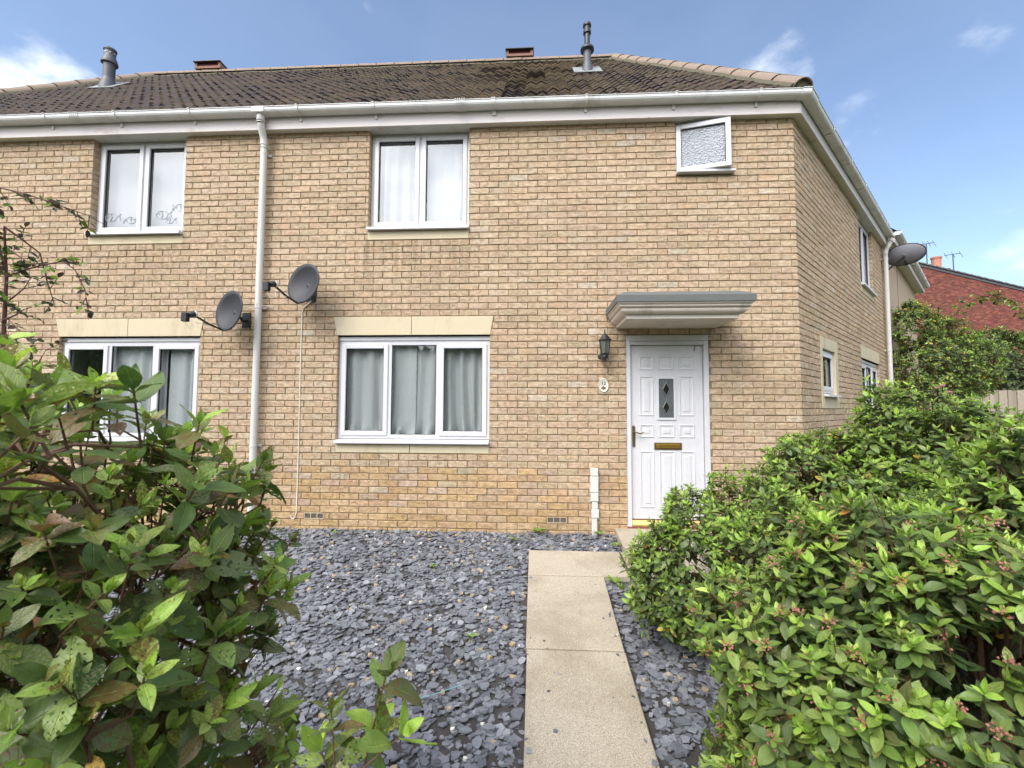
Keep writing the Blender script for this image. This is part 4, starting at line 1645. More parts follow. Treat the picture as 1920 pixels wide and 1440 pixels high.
def hexloft(name, rz, mat, cap=True):
    mb = MB()
    vs = [p for r_, z in rz for p in hexa(r_, z)]
    fs = [(i * 6 + k, i * 6 + (k + 1) % 6, i * 6 + 6 + (k + 1) % 6, i * 6 + 6 + k) for i in range(len(rz) - 1) for k in range(6)]
    if cap:
        fs += [tuple(range(5, -1, -1)), tuple((len(rz) - 1) * 6 + k for k in range(6))]
    mb.add(vs, fs)
    return mb.build(name, mat, t)


hexloft('lamp_roof', [(.074, 2.082), (.076, 2.088), (.052, 2.115), (.03, 2.145), (.012, 2.156), (.01, 2.165)], M['lamp_black'])
mb = MB()
mb.lathe(LC + Vector((0, 0, 2.16)), [(.007, 0), (.012, .008), (.006, .016), (.008, .03), (.003, .045)], 10)
mb.build('finial', M['lamp_black'], t, smooth=True)
for k in range(6):
    a, b_ = hexa(.060, 2.08), hexa(.044, 1.945)
    mb = MB()
    k2 = (k + 1) % 6
    mb.add([b_[k], b_[k2], a[k2], a[k]], [(0, 1, 2, 3)])
    mb.build('pane', M['lamp_glass'], t)
    mb = MB()
    mb.tube([hexa(.062, 2.082)[k], hexa(.046, 1.942)[k]], .004, 5)
    mb.build('glazing_bar', M['lamp_black'], t)
hexloft('lamp_base', [(.05, 1.945), (.05, 1.938), (.032, 1.92), (.036, 1.905), (.018, 1.88), (.012, 1.866), (.016, 1.86), (.006, 1.85)], M['lamp_black'])
mb = MB()
mb.tube([LC + Vector((0, 0, 1.89)), LC + Vector((-.01, .03, 1.875)), LC + Vector((-.022, .07, 1.89)), LC + Vector((-.028, .10, 1.92)), LC + Vector((-.028, .125, 1.93))], [.012, .013, .013, .014, .014], 8)
mb.build('arm', M['lamp_black'], t, smooth=True)
mb = MB()
mb.lathe(LC + Vector((-.028, .128, 1.925)), [(.034, 0), (.034, .006), (.02, .014)], 14, (0, -1, 0))
mb.build('wall_plate', M['lamp_black'], t, smooth=True)

t = thing('house_number_plaque', (5.234, 0, 1.6), 'white oval ceramic plaque numbered 12 beneath the coach lantern', 'plaque')
ov = lambda r_, d: [(5.234 + .056 * r_ * math.cos(a), d, 1.60 + .079 * r_ * math.sin(a)) for a in [6.28319 * k / 28 for k in range(28)]]
mb = MB(front)
vs = [p for r_, d in ((1, .002), (1, .010), (.93, .016), (.84, .013), (.80, .011)) for p in ov(r_, d)]
mb.add(vs, [(i * 28 + k, i * 28 + (k + 1) % 28, i * 28 + 28 + (k + 1) % 28, i * 28 + 28 + k) for i in range(4) for k in range(28)] + [tuple(112 + k for k in range(28))])
mb.build('plate', M['ceramic'], t, smooth=True)
fc = bpy.data.curves.new('number', 'FONT')
fc.body = '12'
fc.size = .052
fc.align_x = 'CENTER'
fc.extrude = .0006
fc.offset = .0006
fc.materials.append(M['ink'])
fo = bpy.data.objects.new('number', fc)
fo.matrix_basis = Matrix.Translation((5.234, -.0125, 1.605)) @ Matrix.Rotation(R(90), 4, 'X')
COL.objects.link(fo)
num_me = bpy.data.meshes.new_from_object(fo.evaluated_get(bpy.context.evaluated_depsgraph_get()))
num_mx = fo.matrix_basis.copy()
bpy.data.objects.remove(fo)
fo = bpy.data.objects.new('number', num_me)
fo.matrix_basis = num_mx
link(fo, t)
for i, (a, z, w, h_, rt0) in enumerate(((0, 1.565, .012, .018, 0), (-.014, 1.575, .011, .007, .5), (.014, 1.575, .011, .007, -.5), (-.018, 1.562, .010, .006, -.2), (.018, 1.562, .010, .006, .2), (0, 1.585, .008, .007, 0))):
    mb = MB(front)
    pts = []
    for k in range(10):
        q = 6.28319 * k / 10
        x, y = w * math.cos(q), h_ * math.sin(q)
        pts.append((5.234 + a + x * math.cos(rt0) - y * math.sin(rt0), .0118, z + x * math.sin(rt0) + y * math.cos(rt0)))
    mb.prism(pts, Vector((0, .0006 + .0001 * i, 0)))
    mb.build('leaf_motif', M['motif'], t)

t = thing('cable_conduit', (5.12, 0, 0), 'short white plastic cable conduit clipped to the brickwork left of the doorstep', 'conduit')
for a, b_, w, d, x, nm in ((.60, .685, .042, .05, 5.122, 'cap'), (.42, .597, .044, .048, 5.122, 'cover'), (.325, .418, .042, .044, 5.124, 'reducer'), (.24, .324, .033, .036, 5.127, 'neck'), (.145, .238, .041, .046, 5.130, 'socket'), (-.08, .144, .030, .040, 5.122, 'pipe')):
    mb = MB(front)
    mb.box((x - w, .004, a), (x + w, d, b_))
    mb.build(nm, M['white_plastic'], t, bevel=.008)
for z in (.45, .318):
    mb = MB(front)
    mb.box((5.122 - .05, .004, z), (5.122 + .05, .02, z + .02))
    mb.build('clip', M['white_plastic'], t, bevel=.003)

# ------------------------------------------------------------------ next house along the canted row
nx = thing('end_house', side((6, 0, 0)), 'pale pinkish house continuing the terrace behind the rear-facing dish', 'house')
mb = MB(side)
mb.add([(5.92, .0, -.2), (11.6, .0, -.2), (11.6, .0, 4.75), (5.92, .0, 4.75), (11.6, -7, -.2), (11.6, -7, 4.75)], [(0, 1, 2, 3), (1, 4, 5, 2)])
mb.build('wall', M['render_pink'], nx)
mb = MB(side)
mb.box((7.9, .001, -.2), (7.915, .006, 4.72))
mb.build('movement_joint', M['vent'], nx)
mb = MB(side)
mb.box((5.93, -.1, 4.725), (11.7, .19, 4.742))
mb.build('soffit', M['soffit'], nx)
mb = MB(side)
mb.box((5.93, .17, 4.71), (11.7, .192, 4.89))
mb.build('fascia', M['timber'], nx)
mb = MB(side)
mb.prism([(5.93, .195, 4.84), (5.93, .28, 4.84), (5.93, .305, 4.87), (5.93, .305, 4.91), (5.93, .195, 4.91)], Vector((5.77, 0, 0)))
g_ = mb.build('gutter', M['gutter'], nx)
for s_ in (6.0, 6.9, 7.8, 8.7, 9.6, 10.5, 11.4):
    mb = MB(side)
    mb.prism([(s_, .19, 4.832), (s_, .283, 4.832), (s_, .311, 4.866), (s_, .311, 4.915), (s_, .19, 4.915)], Vector((.03, 0, 0)))
    mb.build('gutter_bracket', M['white_plastic'], g_)
mb = MB(side)
mb.add([(5.93, .26, 4.90), (11.75, .26, 4.90), (11.95, -3.4, 8.6), (5.93, -3.4, 8.6), (11.95, -7.2, 4.9), (5.93, -7.2, 4.9)], [(0, 1, 2, 3), (3, 2, 4, 5), (1, 4, 2)])
mb.build('roof', M['deck'], nx)
rest = MB(side)
rq = random.Random(31)
for k in range(21):
    for j in range(3):
        s_ = 5.96 + .285 * k
        kq = rq.uniform(.7, 1.2)
        c0 = tuple(x * kq for x in rq.choice(TCOL))
        rest.box((s_, .29 - .2 * j - .2, 4.905 + .2 * j), (s_ + .275, .29 - .2 * j, 4.935 + .2 * j), c0)
rest.build('eave_tiles', M['tile'], nx, kind='stuff')

# ------------------------------------------------------------------ red brick house beyond
rh = thing('red_brick_house', (33, 24.5, 0), 'distant red brick house with sloping roof edge and terracotta chimney pot', 'house')
RX0, RX1, RY = 26.0, 44.0, 24.4
rz = lambda x: 11.02 - (x - 29.07) * .272
mb = MB()
mb.add([(RX0, RY, -.3), (RX1, RY, -.3), (RX1, RY, rz(RX1)), (RX0, RY, rz(RX0))], [(0, 1, 2, 3)])
wr = mb.build('gable_wall', M['red_mortar'], rh)
RED = [lin(*c) for c in ((132, 72, 60), (142, 82, 68), (122, 64, 56), (150, 92, 74), (114, 64, 58), (138, 74, 62), (130, 80, 68))]
rb = MB()
rq = random.Random(77)
sc_l = []
blist = []
for n in range(36, 150):
    z = n * COURSE
    x = 27.2 + (n % 2) * .1125
    while x < 41.5:
        if z + .07 < rz(x + .2) - .05:
            blist.append((x, z))
        x += .225
for i, (x, z) in enumerate(blist):
    q = on_screen((x, RY, z))
    if q and q[0] > 1740 and q[1] < 610:
        sc_l.append((-x * 0 + q[2] + abs(q[0] - 1850) * .01, i))
sc_l.sort()
chosen = {i for _, i in sc_l[:300]}
rstock = []
for i in range(14):
    m = MB()
    kq = rq.uniform(.75, 1.15)
    m.box((0, -.012, 0), (.215, .02, .063), tuple(x * kq for x in rq.choice(RED)))
    rstock.append(m.mesh('brick', M['red_brick']))
for i, (x, z) in enumerate(blist):
    if i in chosen:
        o = bpy.data.objects.new('brick', rq.choice(rstock))
        o.location = (x, RY, z)
        link(o, wr)
    else:
        kq = rq.uniform(.75, 1.15)
        rb.box((x, RY - .012, z), (x + .215, RY + .02, z + .063), tuple(c * kq for c in rq.choice(RED)))
rb.build('brickwork', M['red_brick'], wr, kind='stuff')
mb = MB()
mb.prism([(RX0, RY - .06, rz(RX0) - .16), (RX1, RY - .06, rz(RX1) - .16), (RX1, RY - .06, rz(RX1) + .02), (RX0, RY - .06, rz(RX0) + .02)], Vector((0, .05, 0)))
mb.build('barge_board', M['flue'], rh)
mb = MB()
mb.add([(RX0, RY - .1, rz(RX0) + .03), (RX1, RY - .1, rz(RX1) + .03), (RX1, RY + 8, rz(RX1) + .03), (RX0, RY + 8, rz(RX0) + .03)], [(0, 1, 2, 3)])
rr_ = mb.build('roof', M['deck'], rh)
x = RX0
while x < RX1 - .4:
    mb = MB()
    z0, z1 = rz(x) + .1, rz(x + .42) + .04
    mb.prism([(x, RY - .14, z0 - .07), (x + .46, RY - .14, z1 - .05), (x + .46, RY - .14, z1 + .02), (x, RY - .14, z0)], Vector((0, .5, 0)))
    mb.build('verge_tile', M['lead'], rr_)
    x += .42
mb = MB()
mb.box((32.0, RY + 1.5, rz(32.5) - 1), (33.0, RY + 2.4, rz(32.5) + .95), lin(132, 72, 60))
ch = mb.build('chimney_stack', M['red_brick'], rh)
mb = MB()
mb.lathe((32.45, RY + 1.9, rz(32.5) + .95), [(.30, 0), (.26, .1), (.26, .75), (.30, .78), (.30, .9), (.22, .92)], 16)
mb.build('chimney_pot', M['terracotta'], ch, smooth=True)


def aerial(name, x, y, z0, z1, label, arms):
    t = thing(name, (x, y, z0), label, 'aerial')
    mb = MB()
    mb.tube([(x, y, z0), (x, y, z1)], .035, 6)
    mb.build('mast', M['flue'], t)
    mb = MB()
    mb.tube([(x - .55, y, z1 - .05), (x + .5, y, z1 + .1)], .025, 5)
    mb.build('boom', M['flue'], t)
    for k in range(arms):
        a = -.5 + k / max(1, arms - 1)
        mb = MB()
        mb.tube([(x + a, y - .15, z1 - .25 + .1 * a), (x + a + .05, y + .15, z1 + .25 + .1 * a)], .016, 5)
        mb.build('element', M['flue'], t)


aerial('tv_aerial', 30.7, RY + .6, 10.5, 12.4, 'television aerial on a mast left of the chimney pot', 4)
aerial('tv_aerial', 33.3, RY + 1.6, 10.0, 12.0, 'television aerial right of the terracotta chimney pot', 3)
# ------------------------------------------------------------------ fence
t = thing('board_fence', (17.8, 8.6, 0), 'weathered grey vertical board fence at the garden end', 'fence')
fq = random.Random(41)
fa, fb = Vector((15.6, 8.75, 0)), Vector((22.5, 8.2, 0))
d = (fb - fa).normalized()
nn = Vector((d.y, -d.x, 0))
L = (fb - fa).length
k = 0
while k * .118 < L:
    p0 = fa + d * (k * .118)
    w = .108
    h_ = 1.90 + fq.uniform(-.015, .015) + .01 * k / 20
    off = nn * (.012 if k % 2 else 0)
    kq = fq.uniform(.72, 1.15)
    c0 = tuple(x * kq for x in lin(158, 146, 130))
    mb = MB()
    q = [p0 + off, p0 + off + d * w, p0 + off + d * w - nn * .015, p0 + off - nn * .015]
    mb.add([Vector((p.x, p.y, -.1)) for p in q] + [Vector((p.x, p.y, h_)) for p in q], [(0, 1, 5, 4), (1, 2, 6, 5), (2, 3, 7, 6), (3, 0, 4, 7), (4, 5, 6, 7)], c0)
    mb.build('board', M['fence'], t)
    k += 1
for z in (.4, 1.5):
    mb = MB()
    mb.tube([fa - nn * .05 + Vector((0, 0, z)), fb - nn * .05 + Vector((0, 0, z))], .03, 4, col=lin(120, 108, 94))
    mb.build('rail', M['fence'], t)


# ------------------------------------------------------------------ foliage
def leaf_template(rows, cols):
    v = np.linspace(0, 1, rows)
    w = np.maximum(.04, (np.sin(np.pi * v ** .86) ** .82))
    w[0] = .05
    w[-1] = .03
    u = np.linspace(-1, 1, cols)
    return v, w, u


def norm(a):
    return a / np.maximum(1e-9, np.linalg.norm(a, axis=-1, keepdims=True))


class Leaves:
    def __init__(self):
        self.d = {k: [] for k in ('p', 'dir', 'nor', 'L', 'W', 'fold', 'curl', 'col')}

    def add(self, **kw):
        for k in self.d:
            self.d[k].append(np.asarray(kw[k], dtype=np.float64))

    def arrays(self):
        return {k: np.concatenate(v) for k, v in self.d.items()}


def leaf_geo(a, idx, rows, cols):
    """vertices (N, rows*cols, 3), uv, for the leaves idx"""
    v, w, u = leaf_template(rows, cols)
    D, N_ = norm(a['dir'][idx]), a['nor'][idx]
    N_ = norm(N_ - (N_ * D).sum(-1, keepdims=True) * D)
    Sd = np.cross(D, N_)
    L, W, fo, cu = (a[k][idx][:, None, None] for k in ('L', 'W', 'fold', 'curl'))
    vv, ww, uu = v[None, :, None], w[None, :, None], u[None, None, :]
    x = uu * ww * W * .5
    y = L * (vv - .12 * cu * vv ** 3) + 0 * uu
    z = fo * np.abs(uu) * ww * W * .5 - cu * L * vv ** 2 * .45 + .02 * L * np.sin(vv * 11 + uu * 3)
    P = a['p'][idx][:, None, None, :] + x[..., None] * Sd[:, None, None, :] + y[..., None] * D[:, None, None, :] + z[..., None] * N_[:, None, None, :]
    return P.reshape(len(L), -1, 3)


def leaf_faces(rows, cols):
    return np.array([(j * cols + i, j * cols + i + 1, (j + 1) * cols + i + 1, (j + 1) * cols + i) for j in range(rows - 1) for i in range(cols - 1)])


def np_mesh(name, verts, faces, cols, uvs, mat):
    me = bpy.data.meshes.new(name)
    me.vertices.add(len(verts))
    me.vertices.foreach_set('co', verts.astype(np.float32).ravel())
    nf = len(faces)
    me.loops.add(nf * 4)
    me.loops.foreach_set('vertex_index', faces.astype(np.int32).ravel())
    me.polygons.add(nf)
    me.polygons.foreach_set('loop_start', np.arange(0, nf * 4, 4, dtype=np.int32))
    me.polygons.foreach_set('use_smooth', np.ones(nf, dtype=bool))
    me.update()
    ca = me.color_attributes.new('Col', 'FLOAT_COLOR', 'POINT')
    ca.data.foreach_set('color', cols.astype(np.float32).ravel())
    if uvs is not None:
        uv = me.uv_layers.new(name='UVMap')
        uv.data.foreach_set('uv', uvs[faces.ravel()].astype(np.float32).ravel())
    me.materials.append(mat)
    me.validate()
    return me


def plant_leaves(a, par, mat, rows=6, cols=3, n_obj=300, name='foliage', hidden=None, min_px=9.):
    N_ = len(a['L'])
    d = a['p'] + a['dir'] * a['L'][:, None] * .5 - np.array(CAM)
    z = d @ np.array(c_f)
    zz = np.maximum(z, .05)
    sx = 960 + 809 * (d @ np.array(c_r)) / zz
    sy = 720 - 809 * (d @ np.array(c_u)) / zz
    size = a['L'] / zz * 809
    vis = (z > .1) & (sx > 5) & (sx < 1915) & (sy > 5) & (sy < 1435) & (size > min_px)
    # prefer the outer, camera-facing leaves
    facing = np.abs((norm(a['nor']) * norm(d)).sum(-1))
    cand = np.where(vis)[0]
    rank = size[cand] * (.35 + facing[cand]) * a.get('front', np.ones(N_))[cand]
    order = cand[np.argsort(-rank)][:n_obj]
    obj_set = np.zeros(N_, bool)
    obj_set[order] = True
    v, w, u = leaf_template(rows, cols)
    uvT = np.stack([np.broadcast_to(u[None] * .5 + .5, (rows, cols)), np.broadcast_to(v[:, None], (rows, cols))], -1).reshape(-1, 2)
    F = leaf_faces(rows, cols)
    nv = rows * cols
    rest = np.where(~obj_set)[0]
    if len(rest):
        V = leaf_geo(a, rest, rows, cols)
        n = len(rest)
        faces = (F[None] + (np.arange(n) * nv)[:, None, None]).reshape(-1, 4)
        colr = np.repeat(np.concatenate([a['col'][rest], nrg.random((n, 1))], 1), nv, 0)
        me = np_mesh(name, V.reshape(-1, 3), faces, colr, np.tile(uvT, (n, 1)), mat)
        link(bpy.data.objects.new(name, me), par, kind='stuff')
    # the largest as leaves of their own, in shared shapes
    if len(order):
        r2, c2 = (9, 5)
        v2, w2, u2 = leaf_template(r2, c2)
        uv2 = np.stack([np.broadcast_to(u2[None] * .5 + .5, (r2, c2)), np.broadcast_to(v2[:, None], (r2, c2))], -1).reshape(-1, 2)
        F2 = leaf_faces(r2, c2)
        K = min(48, len(order))
        sel = order[nrg.permutation(len(order))[:K]]
        stock = []
        for i in sel:
            b_ = {k: a[k][i:i + 1].copy() for k in a if k != 'front'}
            Ls = b_['L'][0]
            b_['W'] = b_['W'] / Ls
            b_['L'] = np.ones(1)
            b_['p'] = np.zeros((1, 3))
            b_['dir'] = np.array([[0, 1., 0]])
            b_['nor'] = np.array([[0, 0, 1.]])
            V = leaf_geo(b_, np.array([0]), r2, c2)[0]
            colr = np.repeat(np.concatenate([b_['col'], nrg.random((1, 1))], 1), r2 * c2, 0)
            stock.append((a['col'][i], np_mesh('leaf', V, F2, colr, uv2, mat)))
        sc = np.array([c for c, _ in stock])
        for i in order:
            dist = ((sc - a['col'][i]) ** 2).sum(1) + nrg.random(len(sc)) * .002
            me = stock[int(np.argmin(dist))][1]
            D = norm(a['dir'][i])
            n_ = a['nor'][i] - (a['nor'][i] @ D) * D
            n_ = norm(n_)
            s_ = np.cross(D, n_)
            Ls = a['L'][i]
            o = bpy.data.objects.new('leaf', me)
            o.matrix_basis = Matrix(((s_[0] * Ls, D[0] * Ls, n_[0] * Ls, a['p'][i][0]), (s_[1] * Ls, D[1] * Ls, n_[1] * Ls, a['p'][i][1]), (s_[2] * Ls, D[2] * Ls, n_[2] * Ls, a['p'][i][2]), (0, 0, 0, 1)))
            link(o, par)


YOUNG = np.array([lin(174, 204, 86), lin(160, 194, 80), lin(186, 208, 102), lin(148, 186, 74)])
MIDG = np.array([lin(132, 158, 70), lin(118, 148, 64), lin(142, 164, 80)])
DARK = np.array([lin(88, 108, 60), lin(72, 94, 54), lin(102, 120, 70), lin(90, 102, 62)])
AUTUMN = np.array([lin(206, 166, 62), lin(196, 140, 66), lin(200, 182, 84)])


def rosettes(LV, P, A, S, bright, rng, pairs=4, spec=None, autumn=.004, dark=DARK):
    """opposite pairs of leaves round shoot tips P with axes A and scale S; bright 0..1 says how much fresh growth"""
    N_ = len(P)
    A = norm(A)
    ref = np.where(np.abs(A[:, 2:3]) > .9, np.array([[1., 0, 0]]), np.array([[0, 0, 1.]]))
    e1 = norm(np.cross(A, ref))
    e2 = np.cross(A, e1)
    phi = rng.random(N_) * 6.283
    spec = spec or [(22, .038, .34, 0, 0.), (46, .054, .40, .006, .25), (72, .064, .43, .020, .75), (92, .070, .44, .042, 1.), (104, .068, .44, .068, 1.)]
    for k in range(pairs):
        ang, ln, asp, back, age = spec[k]
        for sgn in (0, 1):
            keep = rng.random(N_) < (1 - .06 * k)
            az = phi + k * 1.5708 + sgn * 3.1416 + rng.normal(0, .28, N_)
            an_ = np.radians(ang + rng.normal(0, 13, N_))
            rad = np.cos(az)[:, None] * e1 + np.sin(az)[:, None] * e2
            D = np.cos(an_)[:, None] * A + np.sin(an_)[:, None] * rad
            D[:, 2] -= .10 * age
            D = norm(D)
            nor = np.sin(an_)[:, None] * A - np.cos(an_)[:, None] * rad + rng.normal(0, .16, (N_, 3))
            L_ = ln * S * rng.uniform(.62, 1.3, N_)
            young = YOUNG[rng.integers(0, len(YOUNG), N_)]
            mid = MIDG[rng.integers(0, len(MIDG), N_)]
            dk = dark[rng.integers(0, len(dark), N_)]
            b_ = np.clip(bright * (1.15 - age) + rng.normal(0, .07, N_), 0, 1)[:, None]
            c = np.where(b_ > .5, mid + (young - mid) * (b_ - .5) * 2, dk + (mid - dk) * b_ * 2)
            au = rng.random(N_) < autumn * (age > .5)
            c[au] = AUTUMN[rng.integers(0, len(AUTUMN), au.sum())]
            c = c * rng.uniform(.85, 1.15, (N_, 1))
            LV.add(p=(P - A * (back * S)[:, None])[keep], dir=D[keep], nor=nor[keep], L=L_[keep], W=(L_ * asp * rng.uniform(.9, 1.15, N_))[keep],
                   fold=rng.uniform(-.05, .55, N_)[keep], curl=(rng.normal(.12, .26, N_) + .15 * age)[keep], col=c[keep])


def blob_points(c, r, n, rng, zmin=-.6, lump=.14, seed=0):
    """points on a lumpy ellipsoid with outward directions"""
    d = norm(rng.normal(size=(n * 3, 3)))
    d = d[d[:, 2] > zmin][:n]
    f = 1 + lump * (np.sin(d[:, 0] * 5.1 + seed) * np.sin(d[:, 1] * 4.3 + seed * 1.7) + .6 * np.sin(d[:, 2] * 7.7 + d[:, 0] * 6.1 + seed * 2.3))
    P = np.array(c) + d * np.array(r) * f[:, None]
    nrm = norm(d / np.array(r))
    return P, nrm


def shrub(name, label, blobs, base, mat, seed, dens=300, size=1., bright=.5, fill=.5, buds=0, group=None, leaf_rows=6, n_obj=300, cat='shrub', up=.75, zcut=None, parts=4, autumn=.007, dark=DARK):
    rng = np.random.default_rng(seed)
    t = thing(name, base, label, cat, group)
    LV = Leaves()
    stems = MB()
    allP, allA = [], []
    for bi, (c, r, zmin) in enumerate(blobs):
        area = 4 * math.pi * ((r[0] * r[1]) ** 1.6 / 3 + (r[0] * r[2]) ** 1.6 / 3 + (r[1] * r[2]) ** 1.6 / 3) ** (1 / 1.6) * (1 - zmin) / 2
        n = int(area * dens)
        P, nr = blob_points(c, r, n, rng, zmin, seed=seed + bi)
        P = P + nr * rng.normal(0, .035, (len(P), 1)) * size
        A = norm(nr * .8 + np.array([0, 0, up]) + rng.normal(0, .22, (len(P), 3)))
        # drop the points buried in another blob
        keep = np.ones(len(P), bool)
        for bj, (c2, r2, _) in enumerate(blobs):
            if bj != bi:
                keep &= (((P - np.array(c2)) / np.array(r2)) ** 2).sum(1) > .86
        P, A, nr = P[keep], A[keep], nr[keep]
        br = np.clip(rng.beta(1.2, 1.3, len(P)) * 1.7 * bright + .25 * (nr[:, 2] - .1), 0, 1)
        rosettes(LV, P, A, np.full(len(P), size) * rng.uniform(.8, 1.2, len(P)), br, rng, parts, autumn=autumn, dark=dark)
        allP.append(P)
        allA.append(A)
        # older leaves deeper inside
        m = int(len(P) * fill)
        ii = rng.integers(0, len(P), m)
        Pi = P[ii] - nr[ii] * rng.uniform(.05, .2, (m, 1)) * min(1, min(r))
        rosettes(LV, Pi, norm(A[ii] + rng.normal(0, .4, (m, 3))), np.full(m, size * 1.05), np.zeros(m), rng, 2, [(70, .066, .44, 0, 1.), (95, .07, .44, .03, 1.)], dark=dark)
        for q in range(0, len(P), 2):
            p_, a_ = Vector(P[q]), Vector(A[q])
            stems.tube([p_, p_ - a_ * .07 * size - Vector((0, 0, .01)), p_ - a_ * .10 * size - Vector(nr[q]) * .08 - Vector((0, 0, .03))], [.0016, .002, .0026], 4, False)
    P = np.concatenate(allP)
    b0 = Vector(base)
    for q in range(26):
        e = Vector(P[rng.integers(0, len(P))])
        cc = Vector(blobs[0][0])
        s0 = b0 + Vector((rng.uniform(-.22, .22), rng.uniform(-.22, .22), 0))
        m1 = s0.lerp(e, .4) + Vector((0, 0, .12))
        m2 = s0.lerp(e, .75) + Vector((rng.uniform(-.06, .06), rng.uniform(-.06, .06), .05))
        stems.tube([s0, m1, m2, e.lerp(m2, .15)], [.011, .009, .006, .003], 5, False)
    stems.build('stems', M['bark'], t, smooth=True)
    a = LV.arrays()
    plant_leaves(a, t, mat, leaf_rows, 3, n_obj)
    if buds:
        sc_ = []
        for q in range(len(P)):
            s = on_screen(P[q])
            if s:
                sc_.append((s[2] + rng.uniform(0, .9), q))
        sc_.sort()
        used = []
        for _, q in sc_:
            if len(used) >= buds:
                break
            if all((Vector(P[q]) - Vector(P[k])).length > .085 for k in used):
                used.append(q)
        for q in used:
            mb = MB()
            A_ = Vector(np.concatenate(allA)[q])
            p0 = Vector(P[q]) + A_ * .006
            for k in range(26):
                o = Vector(rng.normal(size=3)) * .0105
                mb.lathe(p0 + o - A_ * .004 * (o.length / .008), [(.0008, -.0033), (.0035, 0), (.0008, .004)], 5, (A_.x, A_.y, A_.z))
            mb.build('bud_cluster', M['bud'], t)
    return t


# hedge of three viburnums on the right of the path
shrub('viburnum_bush', 'large glossy viburnum with pink bud clusters, filling the near lower right', [((6.30, -3.30, .28), (1.14, .80, .74), -.75), ((5.66, -3.42, .30), (.42, .44, .44), -.6), ((6.85, -3.05, .45), (.8, .8, .78), -.3), ((5.88, -3.86, .02), (.40, .38, .60), -.6)],
      (6.2, -3.2, -.4), M['leaf'], 21, 430, .82, 1.0, 1.2, 80, 'viburnums along the path')
shrub('viburnum_bush', 'viburnum overhanging the doorstep and hiding the foot of the door', [((6.08, -1.72, .22), (.86, .52, .62), -.7), ((5.45, -1.86, .20), (.34, .34, .36), -.7), ((6.5, -1.75, .50), (.55, .5, .66), -.4), ((5.95, -2.35, .3), (.45, .45, .5), -.5)],
      (6.1, -1.8, -.25), M['leaf'], 22, 340, .80, .85, .7, 8, 'viburnums along the path', n_obj=200)
shrub('viburnum_bush', 'tall viburnum topping the hedge against the canted wall', [((7.02, -1.85, .62), (.52, .6, .82), -.5), ((7.8, -2.0, .28), (.7, .7, .68), -.4), ((7.0, -2.4, .5), (.5, .5, .62), -.3)],
      (7.2, -1.9, -.25), M['leaf'], 23, 300, .86, 1.0, .6, 8, 'viburnums along the path', n_obj=200)

# eaten viburnum close by on the left
def open_shrub(name, label, base, shoots, mat, seed, size, cat='shrub', group=None, bright=.5, n_obj=300, parts=4, stemr=.008, dark=DARK, wide=1., dead=0.):
    rng = np.random.default_rng(seed)
    t = thing(name, base, label, cat, group)
    LV = Leaves()
    st = MB()
    P = np.array([s[0] for s in shoots])
    A = np.array([s[1] for s in shoots])
    br = np.clip(rng.beta(1.1, 1.4, len(P)) * 2 * bright, 0, 1)
    rosettes(LV, P, A, size * rng.uniform(.7, 1.25, len(P)), br, rng, parts, autumn=.01, dark=dark)
    b0 = Vector(base)
    knots = []
    order = sorted(range(len(shoots)), key=lambda i: rng.random() + (2 if (Vector(shoots[i][0]) - CAM).length < .95 else 0))
    for q, i in enumerate(order):
        p, a_ = Vector(shoots[i][0]), Vector(shoots[i][1]).normalized()
        k1 = p - a_ * .09 * size
        if q < max(4, len(shoots) // 22) or not knots:
            s0 = b0 + Vector((rng.uniform(-.1, .1), rng.uniform(-.1, .1), 0))
            m1 = s0.lerp(k1, .45) + Vector((rng.uniform(-.08, .08), rng.uniform(-.08, .08), .08))
            m2 = s0.lerp(k1, .8) + Vector((rng.uniform(-.05, .05), rng.uniform(-.05, .05), .03))
            st.tube([s0, m1, m2, k1, p], [stemr, stemr * .8, stemr * .6, stemr * .4, stemr * .25], 6, False)
            knots += [s0.lerp(m1, .5), m1, m1.lerp(m2, .5), m2, m2.lerp(k1, .5)]
        else:
            near = min(knots, key=lambda w: (w - k1).length + max(0, w.z - k1.z + .05) * 2)
            mm = near.lerp(k1, .5) + Vector((rng.uniform(-.03, .03), rng.uniform(-.03, .03), .02))
            st.tube([near, mm, k1, p], [stemr * .5, stemr * .42, stemr * .34, stemr * .22], 5, False)
            knots += [mm]
    st.build('stems', M['bark'], t, smooth=True)
    ar = LV.arrays()
    ar['W'] = ar['W'] * wide
    if dead:      # shrivelled brown leaves, curled up
        dd = rng.random(len(ar['L'])) < dead
        ar['col'][dd] = np.array(lin(112, 84, 62)) * rng.uniform(.6, 1.2, (dd.sum(), 1))
        ar['curl'][dd] += rng.uniform(.3, 1., dd.sum())
        ar['fold'][dd] += rng.uniform(.3, .9, dd.sum())
        ar['L'][dd] *= .75
    plant_leaves(ar, t, mat, 8, 5, n_obj)
    return t


